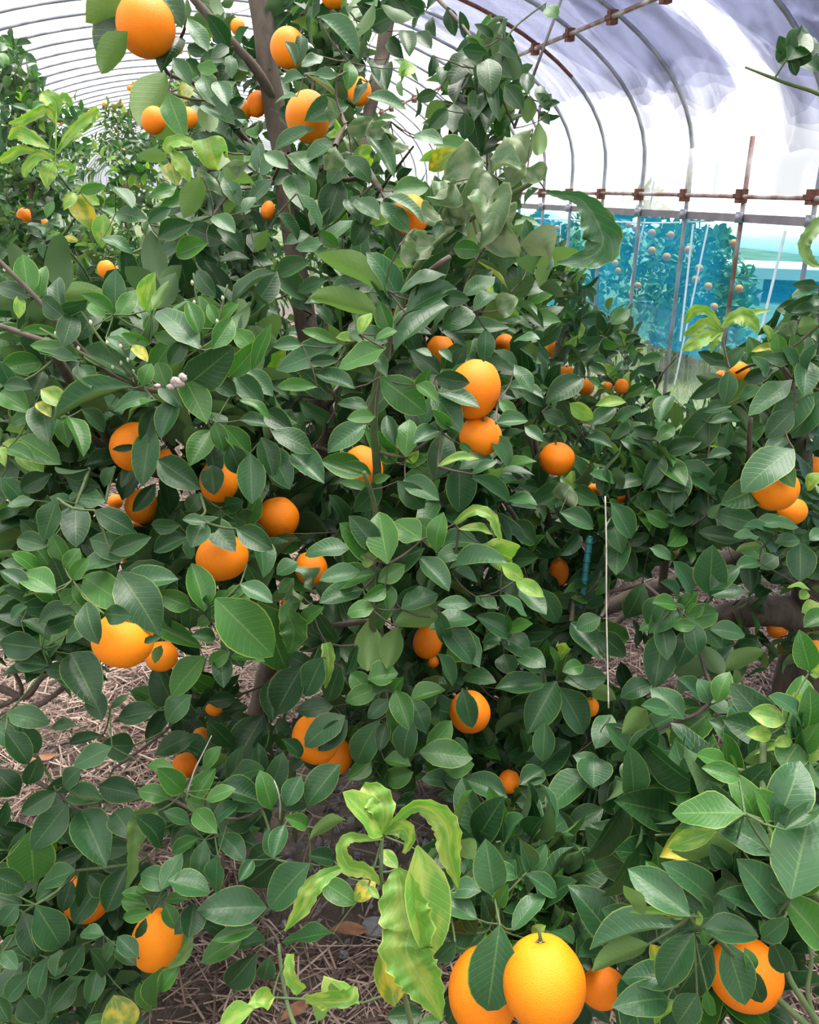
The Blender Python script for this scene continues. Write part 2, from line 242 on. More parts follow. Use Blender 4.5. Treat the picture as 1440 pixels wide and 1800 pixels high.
# ---------------------------------------------------------------- leaf survey
# header "@tree depth tile"; then base x,y  tip x,y  width  kind (tile pixels, three per photo pixel)
LEAVES = """
@M 1.12 A
720 -60 450 120 190 u
660 100 520 310 160 d
640 220 535 390 110 u
830 -40 960 150 130 d
930 240 850 385 110 d
880 380 745 680 165 u
885 490 970 725 105 m
985 440 940 560 60 y
970 720 750 665 100 u
890 830 725 825 60 u
1085 530 1110 700 85 u
1120 580 1240 660 105 s
1070 380 1140 560 90 s
1150 430 1200 560 80 s
950 360 1010 450 70 s
1130 370 1040 350 60 m
990 100 1095 270 80 s
~l 1060,775,14 960,740,64 890,760,64 885,810,26
~l 895,790,20 950,850,84 985,920,54 1000,960,8
1100 730 1155 905 100 k
900 860 935 980 80 y
1180 800 1330 850 70 c
1250 860 1190 950 85 u
1250 960 1350 980 85 u
@M 1.45 A
930 985 790 1040 60 m
995 1020 840 1090 65 m
1030 1010 970 1150 100 u
1240 1000 1190 1140 55 u
1180 940 1270 1090 75 s
880 1230 1020 1180 85 d
640 1130 780 1160 75 s
780 1170 900 1100 55 s
1080 1290 930 1350 90 m
1300 1100 1350 1040 55 s
1360 1310 1410 1215 55 u
1440 850 1370 930 85 s
1350 1040 1440 950 75 s
1060 980 1180 1040 70 c
640 1030 700 1100 85 s
1020 1210 1180 1280 95 d
770 1180 690 1340 85 c
1140 1150 1240 1230 80 s
900 1130 1000 1060 60 d
1200 1250 1290 1330 80 d
600 1290 700 1340 70 s
@L 1.6 A
~l 295,650,14 250,580,50 190,600,56 110,640,50 45,650,10
~l 300,620,14 290,540,80 230,500,70 218,490,12
~l 305,580,14 335,515,60 375,560,30
~l 300,810,14 360,720,50 440,640,60 525,585,70
~l 440,700,10 470,630,70 500,590,50
~l 260,780,12 170,730,74 90,700,74 45,735,14
~l 215,805,14 110,790,54 40,830,58 0,850,30
~l 285,830,14 200,820,62 140,890,54 130,935,14
~l 285,850,20 255,910,100 245,990,10
~l 300,880,10 340,870,52 385,900,42 340,920,20
~l 300,800,12 370,730,45 430,700,40
~l 290,900,8 295,760,8 297,620,8 300,540,4
420 1030 525 1080 75 l
400 1020 335 1110 45 l
420 1100 500 1210 90 y
545 1185 540 1310 75 l
310 1260 415 1270 35 y
570 1130 630 1190 65 m
420 1010 560 980 45 m
@M 1.38 B
310 590 165 640 105 s!
215 680 5 795 75 s!
200 415 345 530 95 s
495 510 705 580 80 s
310 165 450 310 120 s
60 220 120 350 50 d!
150 180 130 350 55 d!
130 510 10 545 60 s
400 350 390 480 65 m
500 430 425 550 50 d!
460 420 430 500 40 d!
310 400 220 385 50 s
120 420 50 440 70 s
260 300 150 350 60 s
@M 1.9 B
690 170 720 300 75 d
760 170 835 260 65 d
930 70 960 190 60 d
640 240 690 310 60 d
560 120 640 80 90 d
520 60 440 20 100 d
440 170 400 260 80 d
640 60 760 90 90 d
700 20 800 60 80 d
330 60 200 110 90 d
100 120 20 200 80 d
200 30 120 90 80 d
590 380 600 490 90 s
520 350 560 430 60 s
@M 1.35 B
720 370 660 400 70 l
730 370 685 510 75 u
360 600 290 560 85 c
390 660 540 620 65 c
330 670 370 720 60 k
380 720 430 810 65 c
450 770 520 880 85 k
330 770 270 890 70 c
620 640 660 730 85 c
610 690 500 690 55 c
500 720 640 940 85 s
640 740 620 810 75 c
290 800 170 870 90 s
90 820 230 950 115 s
100 920 160 1110 105 s
0 840 80 890 75 s
370 870 290 970 100 s
430 880 520 960 85 s
330 1040 280 1190 115 d
170 1090 250 1220 95 s
60 1180 130 1270 85 d
190 1250 60 1290 65 s
240 1290 120 1310 65 s
270 1240 350 1300 60 m
480 1090 560 1160 95 s
700 1000 820 990 90 m
590 1040 790 1180 90 s!
570 1070 720 1230 95 s!
590 1160 510 1180 65 l
600 1170 660 1340 75 d
800 730 900 760 75 s
900 770 1050 805 90 m
910 810 770 850 45 l
910 830 820 900 80 y
400 1060 470 1180 80 s
260 1100 200 1190 80 s
480 1200 420 1300 80 d
@M 1.6 B
1010 440 960 550 85 d
1080 415 1075 505 85 d
1120 500 1140 630 75 d
1160 490 1190 590 80 d
1030 360 1110 410 95 d
1180 340 1260 410 85 d
950 560 950 700 85 d
1050 600 1090 790 85 d
1010 650 1010 740 75 d
1130 560 1120 700 75 d
1080 270 1000 260 65 d
1000 330 930 450 95 d
1215 190 1240 100 45 d
1165 200 1060 125 35 d
1100 260 1030 200 35 d
1230 290 1320 360 50 d
1230 240 1290 300 65 d
860 490 755 525 50 d
880 570 800 620 65 u
900 600 815 690 65 d
920 340 900 370 40 d
890 390 880 450 50 d
840 330 820 410 50 d
1180 420 1190 640 55 d
1100 520 1060 640 90 d
1000 520 1020 650 90 d
1140 380 1150 500 100 d
1060 300 1150 350 90 d
1260 500 1320 580 75 d
1340 500 1340 390 60 d
1270 450 1215 480 65 d
1350 560 1340 650 65 u
1400 640 1400 820 65 u
1440 560 1390 490 50 d
1400 600 1515 615 32 d
1400 560 1515 540 32 d
1410 570 1470 495 40 d
1400 540 1415 450 45 d
1410 600 1460 660 40 d
1460 60 1500 95 70 m
@M 1.0 B
1370 680 1230 790 105 c
1120 850 910 940 115 c
1130 900 1010 1120 115 c
1130 920 1320 900 95 c
1260 980 1120 1000 105 k
1340 920 1230 830 95 c
1130 830 1140 940 55 d
950 960 800 1040 85 c
890 960 900 1090 65 c
1000 960 950 1050 75 c
1130 1060 1085 1330 135 c
1040 1080 870 1170 120 c
870 1130 800 1180 100 c
1000 1150 900 1230 85 c
1430 940 1330 880 75 c
1180 1080 1190 1240 75 c
670 1290 770 1330 75 c
700 1240 760 1280 65 c
850 1310 740 1340 95 c
1080 1320 950 1310 75 m
1220 1180 1300 1360 110 c
1290 1300 1440 1420 120 c
~g 1440,1010,20 1520,1028,45 1620,1050,80 1700,1150,170 1740,1280,210 1660,1360,120 1500,1386,16
@N 1.05 B
2700 255 2670 190 55 d
2720 250 2730 155 65 d
2750 260 2810 165 120 d
2770 280 2840 320 95 d
2680 280 2690 340 55 s
2740 300 2660 330 50 d
2760 240 2790 130 70 d
2800 260 2860 200 100 d
2700 300 2650 265 40 d
2730 330 2760 400 45 d
2790 320 2880 380 90 d
@N .8 B
~u 2930,1130,40 2870,1190,75 2820,1250,70 2800,1300,65 2830,1370,60 2880,1400,24 2940,1390,8
@L 1.13 D
150 210 120 -10 95 m
210 220 240 50 58 m
100 330 105 200 45 l
150 220 -10 160 70 d
300 290 220 220 90 d
330 330 310 110 75 d
370 260 460 230 80 d
600 310 420 200 62 m
610 300 610 70 98 s
620 330 720 180 75 m
770 290 820 85 98 l
800 290 890 130 42 u
760 310 690 230 90 m
770 400 690 270 75 d
790 400 800 310 60 m
1050 490 825 290 125 s
1040 500 800 410 60 m
800 460 640 410 55 m
1050 420 990 240 75 m
1075 430 1050 210 90 m
1150 370 1100 250 50 m
1150 370 1260 250 60 m
1120 490 1225 330 85 m
1210 640 1385 440 85 m
1010 660 1235 480 155 d
1310 460 1240 390 80 m
1330 600 1430 360 65 m
790 640 935 410 85 m
740 660 700 580 65 m
770 640 800 565 65 m
740 660 430 500 115 s
430 540 160 470 70 m
330 420 100 400 45 m
420 560 200 500 55 s
700 690 285 870 115 s
860 640 830 560 85 m
920 640 915 540 70 u
900 720 965 805 90 s
1010 720 1090 880 125 m
800 740 600 820 65 s
830 760 670 880 55 m
920 800 850 965 95 s
700 470 780 560 50 y
440 620 480 700 90 s
500 330 400 450 90 d
330 480 390 300 90 d
600 470 680 540 80 s
480 260 560 330 60 m
900 560 980 440 70 d
960 590 1000 480 80 s
1190 700 1080 640 80 d
@L 1.25 D
40 640 0 560 70 s
160 830 0 720 105 m
170 700 20 680 65 d
180 830 60 890 65 m
100 930 30 920 65 u
100 960 320 1100 120 m
50 1020 180 1080 75 m
130 1060 230 1150 85 l
90 1000 10 990 50 l
0 1010 25 1110 50 l
360 850 440 1060 85 m
270 740 360 800 85 l
200 770 270 850 55 y
440 820 550 930 75 d
790 880 750 1000 100 d!
800 900 750 1215 110 s!
720 1000 590 1020 32 d!
710 1100 640 1220 55 s
1110 930 1000 1110 105 m
1150 930 1180 1030 70 m
1200 920 1325 1070 105 m
1130 860 1160 920 90 d
1100 1040 1130 1180 105 d!
1120 1160 1130 1260 95 d!
1230 1050 1270 1150 95 d
1320 1060 1330 1310 115 s
1400 1030 1440 1170 95 d
900 1120 1060 1230 120 d!
820 1200 700 1350 65 d!
1340 640 1440 740 85 s
1260 760 1430 870 55 m
1290 680 1390 790 95 s
1280 870 1430 900 75 s
480 1290 350 1280 95 s
330 1290 260 1270 60 s
470 1120 290 1110 75 d
460 1200 350 1180 85 d
210 1180 110 1230 85 d
600 1120 550 1220 55 s
1030 1290 990 1350 70 d
240 860 260 1000 120 d
330 870 360 1010 80 m
60 1230 150 1330 90 s
180 1290 40 1320 60 s
@M 1.7 D
960 60 1000 220 125 d
1090 0 1090 100 100 s
1360 120 1290 250 65 u
1350 60 1210 110 40 u
1400 230 1400 330 80 u
1200 190 1100 240 45 l
870 0 960 -60 80 s
1330 20 1440 40 70 s
700 80 650 0 80 s
@M 1.03 E
600 180 220 -10 115 u
625 180 490 -20 135 s
720 60 620 50 52 u
570 320 190 220 105 u
620 270 510 130 75 s
610 370 560 240 75 m
480 370 520 300 65 l
560 440 400 410 95 s
370 470 20 600 115 s
350 550 190 560 50 d
340 460 150 390 48 m
150 470 0 480 65 s
580 490 350 590 120 m
430 450 330 430 52 l
620 410 540 440 55 m
700 300 970 170 115 s
640 500 950 250 160 s
760 160 920 100 115 s
740 200 760 120 60 d
1000 200 1160 70 65 d
1000 210 1170 110 85 s
1060 290 1180 200 75 s
920 220 1040 230 65 d
940 400 1250 380 80 s
960 350 1070 290 115 s
1120 430 1110 560 75 s
1180 290 1290 230 75 c
590 660 805 830 135 m
770 690 870 770 65 m
800 680 830 590 65 m
430 700 220 620 90 s
230 690 20 690 52 m
480 800 340 780 75 s
510 850 390 860 65 m
560 560 600 640 60 s
@M 1.25 E
490 890 290 1040 105 s
650 1090 480 910 95 m
620 1080 560 950 62 l
700 1060 720 860 88 m
640 1000 600 840 65 d
700 1100 820 1070 58 m
710 1080 770 1025 42 l
870 1100 910 930 115 d
870 1110 1090 1070 48 l
830 950 740 990 95 s
1000 1120 1140 1070 85 s
1050 1150 1190 1080 45 s
1040 1165 1245 1300 75 s
980 1180 980 1350 125 s
690 1180 880 1290 95 s
670 1200 800 1330 95 d
790 1170 700 1150 85 m
480 1150 250 1080 105 m!
520 1160 360 1100 48 m!
530 1230 345 1190 42 m!
560 1180 620 1160 42 m
520 1250 430 1350 95 d
920 650 1040 670 80 d!
870 720 1090 800 95 s!
870 760 990 930 115 s
840 810 940 910 52 m
830 800 790 900 75 s
1190 760 1290 860 55 m
1180 880 1345 870 75 s
1330 900 1425 980 55 s
1180 1000 1240 1110 85 s
1290 600 1370 720 75 s
1270 450 1410 440 65 s
900 520 945 560 42 s!
770 500 840 530 40 s!
1000 1000 1050 1030 34 m!
0 850 110 930 85 d
0 930 210 1040 105 d
0 1060 90 1230 115 s
130 1070 270 1200 115 s
1000 950 960 1050 60 d
@M 1.6 E
40 130 170 230 105 s
280 130 130 190 65 s
60 90 200 30 85 s
170 250 300 250 60 s
280 330 220 260 60 s
1180 740 1290 760 90 d
1220 330 1310 340 80 s
@R 1.42 F
1210 1100 1030 1250 155 s!
1230 1110 1310 1220 85 m!
1080 1240 920 1310 125 d
1380 720 1200 960 135 s
1430 770 1300 960 125 s
1300 650 1070 840 98 s
1370 600 1360 740 98 s
1270 950 1160 1070 75 s
1250 870 1160 960 95 d
1400 370 1330 380 75 u
1440 160 1300 150 48 d
1420 190 1300 220 75 s
1420 230 1250 280 85 d
1440 240 1360 260 65 s
1430 290 1340 340 45 s
1440 300 1290 300 65 d
1330 340 1230 390 45 c
1230 480 1220 410 62 m
1350 520 1370 420 95 s
1250 550 1150 530 60 d
1200 490 1080 505 34 y
1130 600 1080 530 65 s
1300 560 1240 480 70 s
1400 560 1440 460 70 s
1320 480 1300 410 60 m
1430 1180 1380 1240 70 l
1440 1120 1420 1180 60 l
@R 1.7 F
960 590 800 505 60 d
960 580 920 470 65 s
980 570 1050 480 65 s
960 590 860 580 45 d
930 650 755 755 65 d
1000 620 1080 700 125 s
990 640 1040 790 95 s
960 640 940 780 75 s
1080 640 1200 600 65 d
1060 730 1130 690 65 s
1130 620 1260 570 65 d
~l 925,400,14 900,345,30 850,290,44 780,290,56 735,355,18
~l 930,395,14 850,350,50 790,380,50 730,420,20
~l 925,400,14 850,420,80 780,460,80 718,500,10
~l 930,400,16 900,430,60 880,470,40 870,510,8
~l 930,380,16 980,330,60 1050,320,100 1100,360,60 1120,410,8
~l 1030,310,20 1100,295,34 1185,285,6
1100 680 1040 620 70 s
860 820 980 790 60 s
@C 1.8 F
830 880 690 1040 135 d
960 920 940 1030 65 s
910 1095 740 1110 70 s
730 1130 890 1260 115 s
670 1180 660 1350 145 s
440 940 590 1030 65 s
370 950 500 880 75 s
210 960 350 1010 65 s
640 790 600 880 85 s
490 910 600 930 60 d
850 860 980 820 65 s
860 880 1030 870 55 s
480 1300 620 1350 105 m
300 1230 320 1120 65 d
130 1210 60 1280 90 c
140 1240 290 1260 55 s
600 1100 680 1060 65 s
890 1060 980 1040 55 s
420 1110 370 1040 60 s
130 690 0 780 105 d
0 830 110 880 65 s
110 790 160 900 95 d
50 760 90 830 70 s
420 770 260 790 55 l
160 800 250 860 65 l
270 870 370 800 75 s
420 850 510 810 65 s
330 1180 230 1150 70 s
520 1080 600 1160 80 s
600 960 680 900 60 m
@B 2.9 F
400 700 340 600 50 m
360 620 430 590 50 m
320 560 240 540 45 m
610 530 490 560 45 m
570 620 480 590 52 d
500 730 620 750 45 m
380 330 440 280 65 m
260 670 220 650 45 m
350 640 300 570 45 l
440 620 440 700 40 l
@L 1.12 G
270 310 160 150 98 m
350 270 270 110 85 m
330 360 280 240 115 d
380 360 470 240 65 m
370 260 420 190 65 m
280 420 110 330 115 m
280 440 120 450 65 m
150 290 60 220 95 m
90 380 0 310 85 d
100 290 0 270 55 d
230 180 90 140 85 d
350 450 430 420 65 m
400 400 500 510 75 m
440 340 710 520 135 m
460 300 645 260 98 s
640 390 945 355 130 s
580 210 800 130 85 d
400 20 400 190 115 d
280 0 230 150 105 d
620 190 470 140 115 d
500 -10 710 110 95 d
740 0 830 90 95 d
700 430 840 650 170 d!
600 540 690 550 85 d!
480 560 520 700 105 d!
760 690 860 655 32 d!
845 720 815 800 45 u!
@L 1.16 G
1060 450 1010 270 115 m
1000 500 820 430 85 m
940 600 930 430 95 d
1000 600 1010 470 75 d
1040 540 1060 420 65 d
1100 550 1090 440 85 d
1100 560 1140 490 55 m
1040 600 1140 540 48 m
1200 550 1320 430 95 m
1160 480 1200 410 75 m
1210 440 1310 400 55 m
1300 400 1440 480 85 s
1070 720 820 600 80 m
1090 660 1010 650 65 d
1250 740 1200 610 115 d
1220 760 1400 790 75 m
1080 760 905 970 125 m
1170 760 1100 800 65 m
1170 820 1180 930 85 d
1250 570 1440 760 200 m
1110 70 1240 210 115 d!
1000 130 810 210 85 d
1250 90 1440 200 95 d
1050 100 1010 190 95 d
950 70 795 65 65 d
1060 80 1170 20 65 d
1040 50 960 40 55 d
1000 160 1010 250 55 s
1300 270 1370 380 60 d
@L 1.25 G
220 720 0 690 115 d
230 780 180 710 65 d
260 810 80 790 75 d
240 830 430 860 75 d
300 720 260 770 50 s
420 620 350 690 65 s
400 530 200 590 105 d
150 600 260 680 75 d
120 520 60 570 60 s
300 600 410 560 90 d
400 800 510 1030 155 d
890 950 820 800 115 d
820 1050 620 1090 95 d
960 1020 880 1110 105 s
580 1040 680 960 34 d
540 1180 360 1220 52 d
400 1120 270 1140 52 d
640 1230 530 1230 115 d
530 1270 390 1340 95 s
110 1150 0 1080 95 s
110 1080 265 1120 95 s
110 1130 200 1270 85 s
0 1160 100 1250 85 s
60 1200 150 1330 95 d
510 1000 540 1100 90 d
@M 1.55 G
1080 1070 1310 1030 95 d
970 1080 1100 1190 75 d
1130 1130 1240 1240 95 d
900 1240 1030 1180 95 d
1110 1000 1240 980 65 d
1000 1240 1110 1300 90 s
1330 1170 1230 1340 155 d
1250 1090 1390 1160 85 d
1430 950 1440 1100 90 d
@L 1.22 G
1090 1340 1170 1235 65 m
830 1340 920 1350 60 m
@M 1.22 H
510 200 350 60 135 m
520 160 400 20 105 d
590 180 560 0 135 m
560 190 640 100 45 l
460 220 560 190 65 k
600 210 700 110 95 d
640 260 800 190 115 d
600 340 700 280 75 m
580 370 545 290 75 d
520 330 310 400 110 m
460 310 245 360 85 s
470 410 245 480 110 s
410 190 165 230 95 s!
480 520 390 540 85 m
550 420 470 460 65 m
600 370 620 410 52 m
605 430 610 520 68 m
840 560 640 590 105 u
730 110 640 50 115 m
860 150 740 30 115 m
870 150 900 0 90 m
940 160 1090 170 105 s
940 300 1240 270 135 s
810 280 930 420 105 s
750 480 870 430 105 s
870 490 1050 490 65 s
1000 330 1080 370 75 s
1280 360 1430 450 65 l
1200 440 1340 550 75 s
1110 470 1180 510 75 s
960 220 860 260 80 s
700 440 800 400 80 d
~l 960,60,24 1060,-10,55 1150,20,55 1180,90,44 1210,165,8
980 90 1160 120 45 l
1100 170 1260 240 95 k
1240 300 1320 360 65 l
@M 1.35 H
510 560 500 840 115 u
660 610 600 830 98 u
860 510 920 700 65 s
920 600 1080 570 125 s
920 640 1050 800 125 s
1000 680 1090 820 105 s
870 750 950 920 90 s
810 720 720 900 105 s
740 990 910 940 85 m
780 650 700 760 85 d
470 910 410 850 85 m
560 870 660 850 115 m
560 910 490 870 65 d
650 920 690 870 65 m
500 950 380 1000 80 m
540 960 460 1010 60 m
600 1000 500 1090 65 s
610 1010 680 1240 115 m
670 1010 720 1150 95 m
740 1020 810 1170 90 s
810 1040 1010 1080 125 s
560 1100 440 1330 115 s
720 1150 690 1300 105 s
810 1260 940 1100 95 m
810 1270 1050 1300 125 m
600 1100 560 1260 65 d
640 1320 730 1340 75 m
1000 930 1050 1140 90 s!
240 820 170 970 115 s
350 830 290 1000 95 d
110 900 20 1060 145 d
280 1030 120 1050 85 d
360 1090 165 1240 115 s!
350 1140 240 1260 95 d!
50 1200 150 1290 65 d
200 1300 290 1340 65 d
130 780 230 830 80 d
790 1000 860 900 80 s
420 760 380 860 80 d
~l 280,690,50 292,760,70 290,850,45 275,930,8
~m 150,440,30 80,520,90 110,620,150 100,700,90 80,745,10
-60 520 70 835 200 m
90 290 20 330 95 s
90 290 210 420 65 c
200 490 120 370 75 c
80 380 30 430 55 m
190 560 270 500 65 m
270 580 340 680 105 d
@C 1.7 H
1040 880 1180 900 80 s
1170 930 1430 910 95 s
1340 1010 1200 1050 95 d
1440 990 1340 1170 135 s
1250 620 1370 590 75 m
1220 640 1070 550 95 s
1230 600 1240 540 60 m
1260 700 1360 760 115 s
1200 680 1100 690 75 s
1340 770 1440 820 95 s
1230 790 1250 860 95 s
1290 380 1170 360 95 d
1350 450 1440 540 95 s
1270 250 1400 240 90 d
1290 100 1380 170 95 d
1100 1190 1190 1200 80 d
1320 1320 1390 1270 70 d
1430 1180 1420 1320 90 s
@C 1.7 I
130 30 250 90 85 s
370 0 450 140 95 s
350 60 400 220 85 s
380 190 370 330 105 s
520 0 650 75 65 m
0 460 60 580 95 s
180 640 300 780 115 s
110 890 320 870 105 s
60 840 20 710 65 m
80 860 130 750 75 m
130 720 60 680 80 k
130 830 200 810 65 m
90 960 200 1170 135 s
20 970 30 1150 95 d
-10 1330 130 1210 155 s
260 950 370 990 75 u
500 930 390 980 85 s
600 740 570 930 135 s
480 440 420 560 95 d
240 580 160 620 80 s
330 680 420 760 95 d
@C 1.6 I
760 410 670 260 95 s
870 380 880 170 135 s
690 460 600 370 75 s
640 490 560 480 75 m
600 480 530 590 85 s
740 500 800 420 85 m
700 530 640 500 65 m
770 560 910 530 98 m
740 600 660 600 55 m
660 560 540 640 98 s
580 590 490 625 60 m
870 620 1050 650 85 s
860 640 930 720 65 s
780 640 800 760 85 s
750 690 690 820 98 s
620 650 640 780 90 s
900 430 1060 420 80 s
910 380 1020 290 85 s
550 190 660 250 55 s
800 520 740 560 60 m
@R 1.6 I
1200 120 1040 80 65 s
1100 130 990 130 65 s
1150 190 1000 210 45 u
1200 180 1110 110 75 d
1220 70 1330 80 75 s
1240 160 1340 150 65 s
1190 260 1130 300 85 s
1340 240 1340 370 115 s
1440 120 1390 150 60 s
1390 410 1270 400 45 l
1360 430 1340 460 45 l
1410 500 1350 530 65 l
1440 560 1360 610 85 m
1080 280 1000 300 70 s
1200 60 1100 60 70 s
@C 1.4 I
790 970 690 880 90 s
840 960 800 880 85 s
920 960 970 840 80 m
860 1030 850 980 55 m
900 1020 960 1060 85 d
970 1050 1060 1000 65 s
800 1050 650 1020 75 s
850 1070 650 1220 125 m
660 1030 550 930 105 s
640 1050 500 1020 75 s
660 1090 500 1180 95 s
560 1170 430 1280 85 s
820 1190 720 1290 125 s
860 1120 820 1180 85 s
880 1110 910 1140 60 m
920 1130 970 1220 75 s
960 1140 1060 1160 45 s
570 1210 640 1270 75 s
480 1090 400 1170 95 u
470 1090 560 1110 70 s
350 1160 440 1260 95 s
330 1100 260 1250 95 s
620 1300 720 1350 65 s
180 1300 310 1350 75 s
1030 1060 1130 980 80 s
900 960 870 890 70 s
@N .85 I
1370 1130 1390 910 125 m
1360 1120 1170 970 105 s
1190 1090 1070 1060 95 l
1190 1170 1050 1170 65 l
1330 1230 1300 1065 115 d
1370 1220 1440 1110 85 m
1380 1290 1420 1230 65 l
1280 1230 1100 1280 45 l
1260 1210 1200 1230 50 l
1300 1270 1250 1350 135 m
1380 790 1335 620 98 m
1440 850 1360 800 55 l
960 1350 790 1280 95 m
980 1350 970 1285 45 m
1180 1320 1040 1310 75 u
1340 1000 1310 950 50 l
@L 1.27 J
545 170 360 140 95 s
270 140 110 240 85 d
330 220 165 430 125 s
460 290 560 520 155 s
370 60 430 0 85 d
360 70 240 110 80 d
540 100 750 150 105 d
170 430 180 600 180 m
400 540 220 610 95 s
350 600 190 700 95 s!
200 740 325 945 135 s
130 780 200 1000 105 d
500 660 390 820 105 s!
540 880 420 880 65 s
430 940 330 1090 95 d
560 1080 470 950 90 s
510 1080 470 1240 80 s
440 1100 340 1220 75 s
250 1000 190 1220 90 s
150 1090 30 1230 85 s
350 1180 260 1290 95 d
310 1010 290 1100 75 d
560 990 610 910 55 s
690 960 620 890 75 s
640 980 720 1040 65 s
800 1290 740 1130 80 m
640 1340 600 1200 145 y
690 1280 740 1350 65 s
480 1340 600 1320 60 m
640 590 560 760 110 d!
450 560 420 740 110 d!
380 600 330 760 70 d!
540 620 470 560 90 d!
20 60 100 140 110 d
180 0 140 90 80 d
0 580 130 640 95 d
0 680 120 720 85 d
60 760 0 830 80 s
90 940 0 980 80 s
40 1000 90 1060 60 s
150 1250 220 1330 110 d
0 1250 50 1340 80 d
@L 1.2 J
800 760 650 790 55 m
770 720 640 700 75 m
740 680 640 660 55 m
860 610 720 640 75 m
870 690 990 690 45 m
880 740 930 850 65 m!
990 800 920 880 65 d!
770 790 715 900 42 d!
~u 995,880,50 985,950,62 950,1010,60 880,1060,10
860 1050 830 1270 95 m
910 1090 840 1180 70 m
870 600 740 560 95 s
880 590 960 450 85 s
960 560 1040 420 85 s
1080 380 1040 610 75 s
1050 370 905 450 65 m
970 620 1110 660 125 s
1150 460 1140 655 95 s
1175 365 1295 500 90 s
1290 740 1040 750 155 s
~u 830,230,50 740,270,100 720,350,100 700,450,60 700,540,60 665,635,10
930 90 830 0 95 m
960 150 960 0 75 m
890 160 725 120 75 m
1060 120 1140 0 85 m
1085 170 1245 110 65 m
1130 290 1270 180 75 s
1030 230 1145 345 85 m
1000 290 860 230 65 s
1060 200 980 170 55 m
1190 300 1370 250 70 d
1430 220 1370 10 90 m
1210 130 1380 180 115 d
1440 470 1410 320 65 s
1430 440 1310 500 85 d
1310 520 1260 600 55 s
1420 520 1290 620 135 d
1360 840 1120 910 65 m
1250 920 1060 1030 98 m
1400 910 1260 950 85 s
1340 990 1200 1150 115 d
1420 1000 1390 1120 75 d
760 310 850 420 115 d
640 280 700 370 115 d
1010 780 990 900 110 d
1100 830 1190 870 60 d
@L 1.15 K
180 520 -20 740 155 s
320 870 50 920 95 d
180 310 60 260 65 m
60 300 0 480 75 s
290 60 180 200 125 d
330 300 190 380 95 u
290 620 440 720 95 m
500 640 430 700 80 y
270 480 180 460 75 d
120 100 70 200 90 s
@F .78 K
~l 650,530,40 670,600,170 690,750,270 720,850,260 700,950,280 740,1050,250 790,1130,220 850,1240,120 890,1335,10
~l 590,350,20 680,250,50 770,200,70 870,250,130 920,330,140 930,450,120 960,560,60 975,635,8
~l 580,370,20 480,370,40 400,370,60 360,430,60 400,520,90 480,540,80 540,580,40 560,620,6
~l 400,520,16 290,560,70 200,640,100 150,740,90 60,860,8
~l 575,350,20 580,230,130 540,150,150 470,100,60
570 345 370 130 160 l
~l 600,340,20 680,320,110 720,380,60 690,450,20
760 410 830 1010 190 l
600 1060 640 1260 150 y
600 470 660 530 60 l
500 620 560 690 34 l
~k 90,980,44 90,1100,64 150,1180,74
~k 170,1220,44 280,1220,84 400,1210,95 430,1150,30
470 1240 240 1350 115 k
0 1210 -140 1250 65 k
-100 1270 -280 1350 95 l
@F .72 K
1190 870 1130 1280 200 s!
@F .88 K
1140 850 960 970 75 s
1060 790 860 690 105 s
1050 770 940 620 105 d
1050 840 990 740 65 d
1160 840 1100 670 95 d
1260 860 1440 660 85 s
1200 700 1240 610 60 m
1150 560 1120 370 135 s
1230 600 1280 480 115 s
1120 560 1290 570 95 s
1340 660 1280 450 65 s
1440 640 1330 560 85 s
1340 490 1300 380 85 s
1380 530 1440 400 65 s
1000 650 1100 650 95 s
1010 420 1060 480 95 u
900 640 860 600 60 u
1000 870 890 850 105 d
1020 1120 900 1230 130 d
1000 1210 920 1350 105 d
890 1330 770 1350 45 m
1400 880 1440 830 60 l
940 940 860 1010 80 d
720 1300 600 1310 90 d
@C 1.55 K
640 50 740 20 85 m
890 90 780 60 95 s
520 40 640 60 125 d
1200 140 1010 60 105 s
1030 130 880 150 75 d
1000 80 890 20 80 d
1180 240 1000 240 95 d
1220 330 1000 330 125 d
1380 190 1280 180 80 d
1400 110 1300 120 105 d
1380 40 1300 90 95 d
470 0 390 60 75 m
720 190 640 200 80 d
700 120 760 90 80 s
1440 260 1380 250 85 d
960 0 1060 -20 80 m
@C 1.45 L
250 0 250 105 145 s
460 10 460 120 95 s
160 80 0 230 135 s
60 290 120 460 115 d
230 250 110 310 95 d
450 300 380 480 95 s
330 500 280 350 95 s
260 510 120 470 95 s
380 260 650 200 115 d
480 330 590 330 65 d
0 560 150 610 60 s
360 550 375 650 48 s
30 370 0 480 70 s
710 60 670 170 85 d
780 60 860 110 85 d
600 30 800 50 80 d
330 830 330 630 105 s
130 830 240 670 105 m
210 820 290 690 65 m
290 870 120 930 75 m
120 820 290 860 45 m
370 830 410 740 65 s
20 650 40 770 85 s
420 120 330 230 110 d
540 60 600 170 100 d
@N .72 L
990 240 670 240 160 m
880 270 680 320 45 m
1150 430 890 290 135 s
900 330 640 420 75 l
930 420 660 440 150 u
1140 370 960 10 135 m
930 210 850 60 135 d
1240 340 1100 110 135 m
1210 270 1130 100 75 l
1230 290 1220 180 95 s
1180 400 1210 340 45 l
1260 170 1340 -40 175 s
960 40 820 0 85 m
1310 590 1400 210 225 s
1250 330 1440 200 75 d
1340 640 1440 430 115 m
1250 770 1005 480 175 s
1190 770 900 660 105 s
1420 880 1225 650 155 m
1010 620 910 480 85 d
990 600 1000 440 95 d
930 480 870 400 85 d
920 490 810 480 65 d
760 780 430 530 145 s
890 720 605 500 135 s
860 760 715 655 85 d
730 800 440 760 40 l
700 840 230 960 140 s
540 930 240 1075 105 u
780 870 600 1160 135 s
820 860 840 940 62 m
860 850 1125 890 125 s
800 830 800 750 34 l
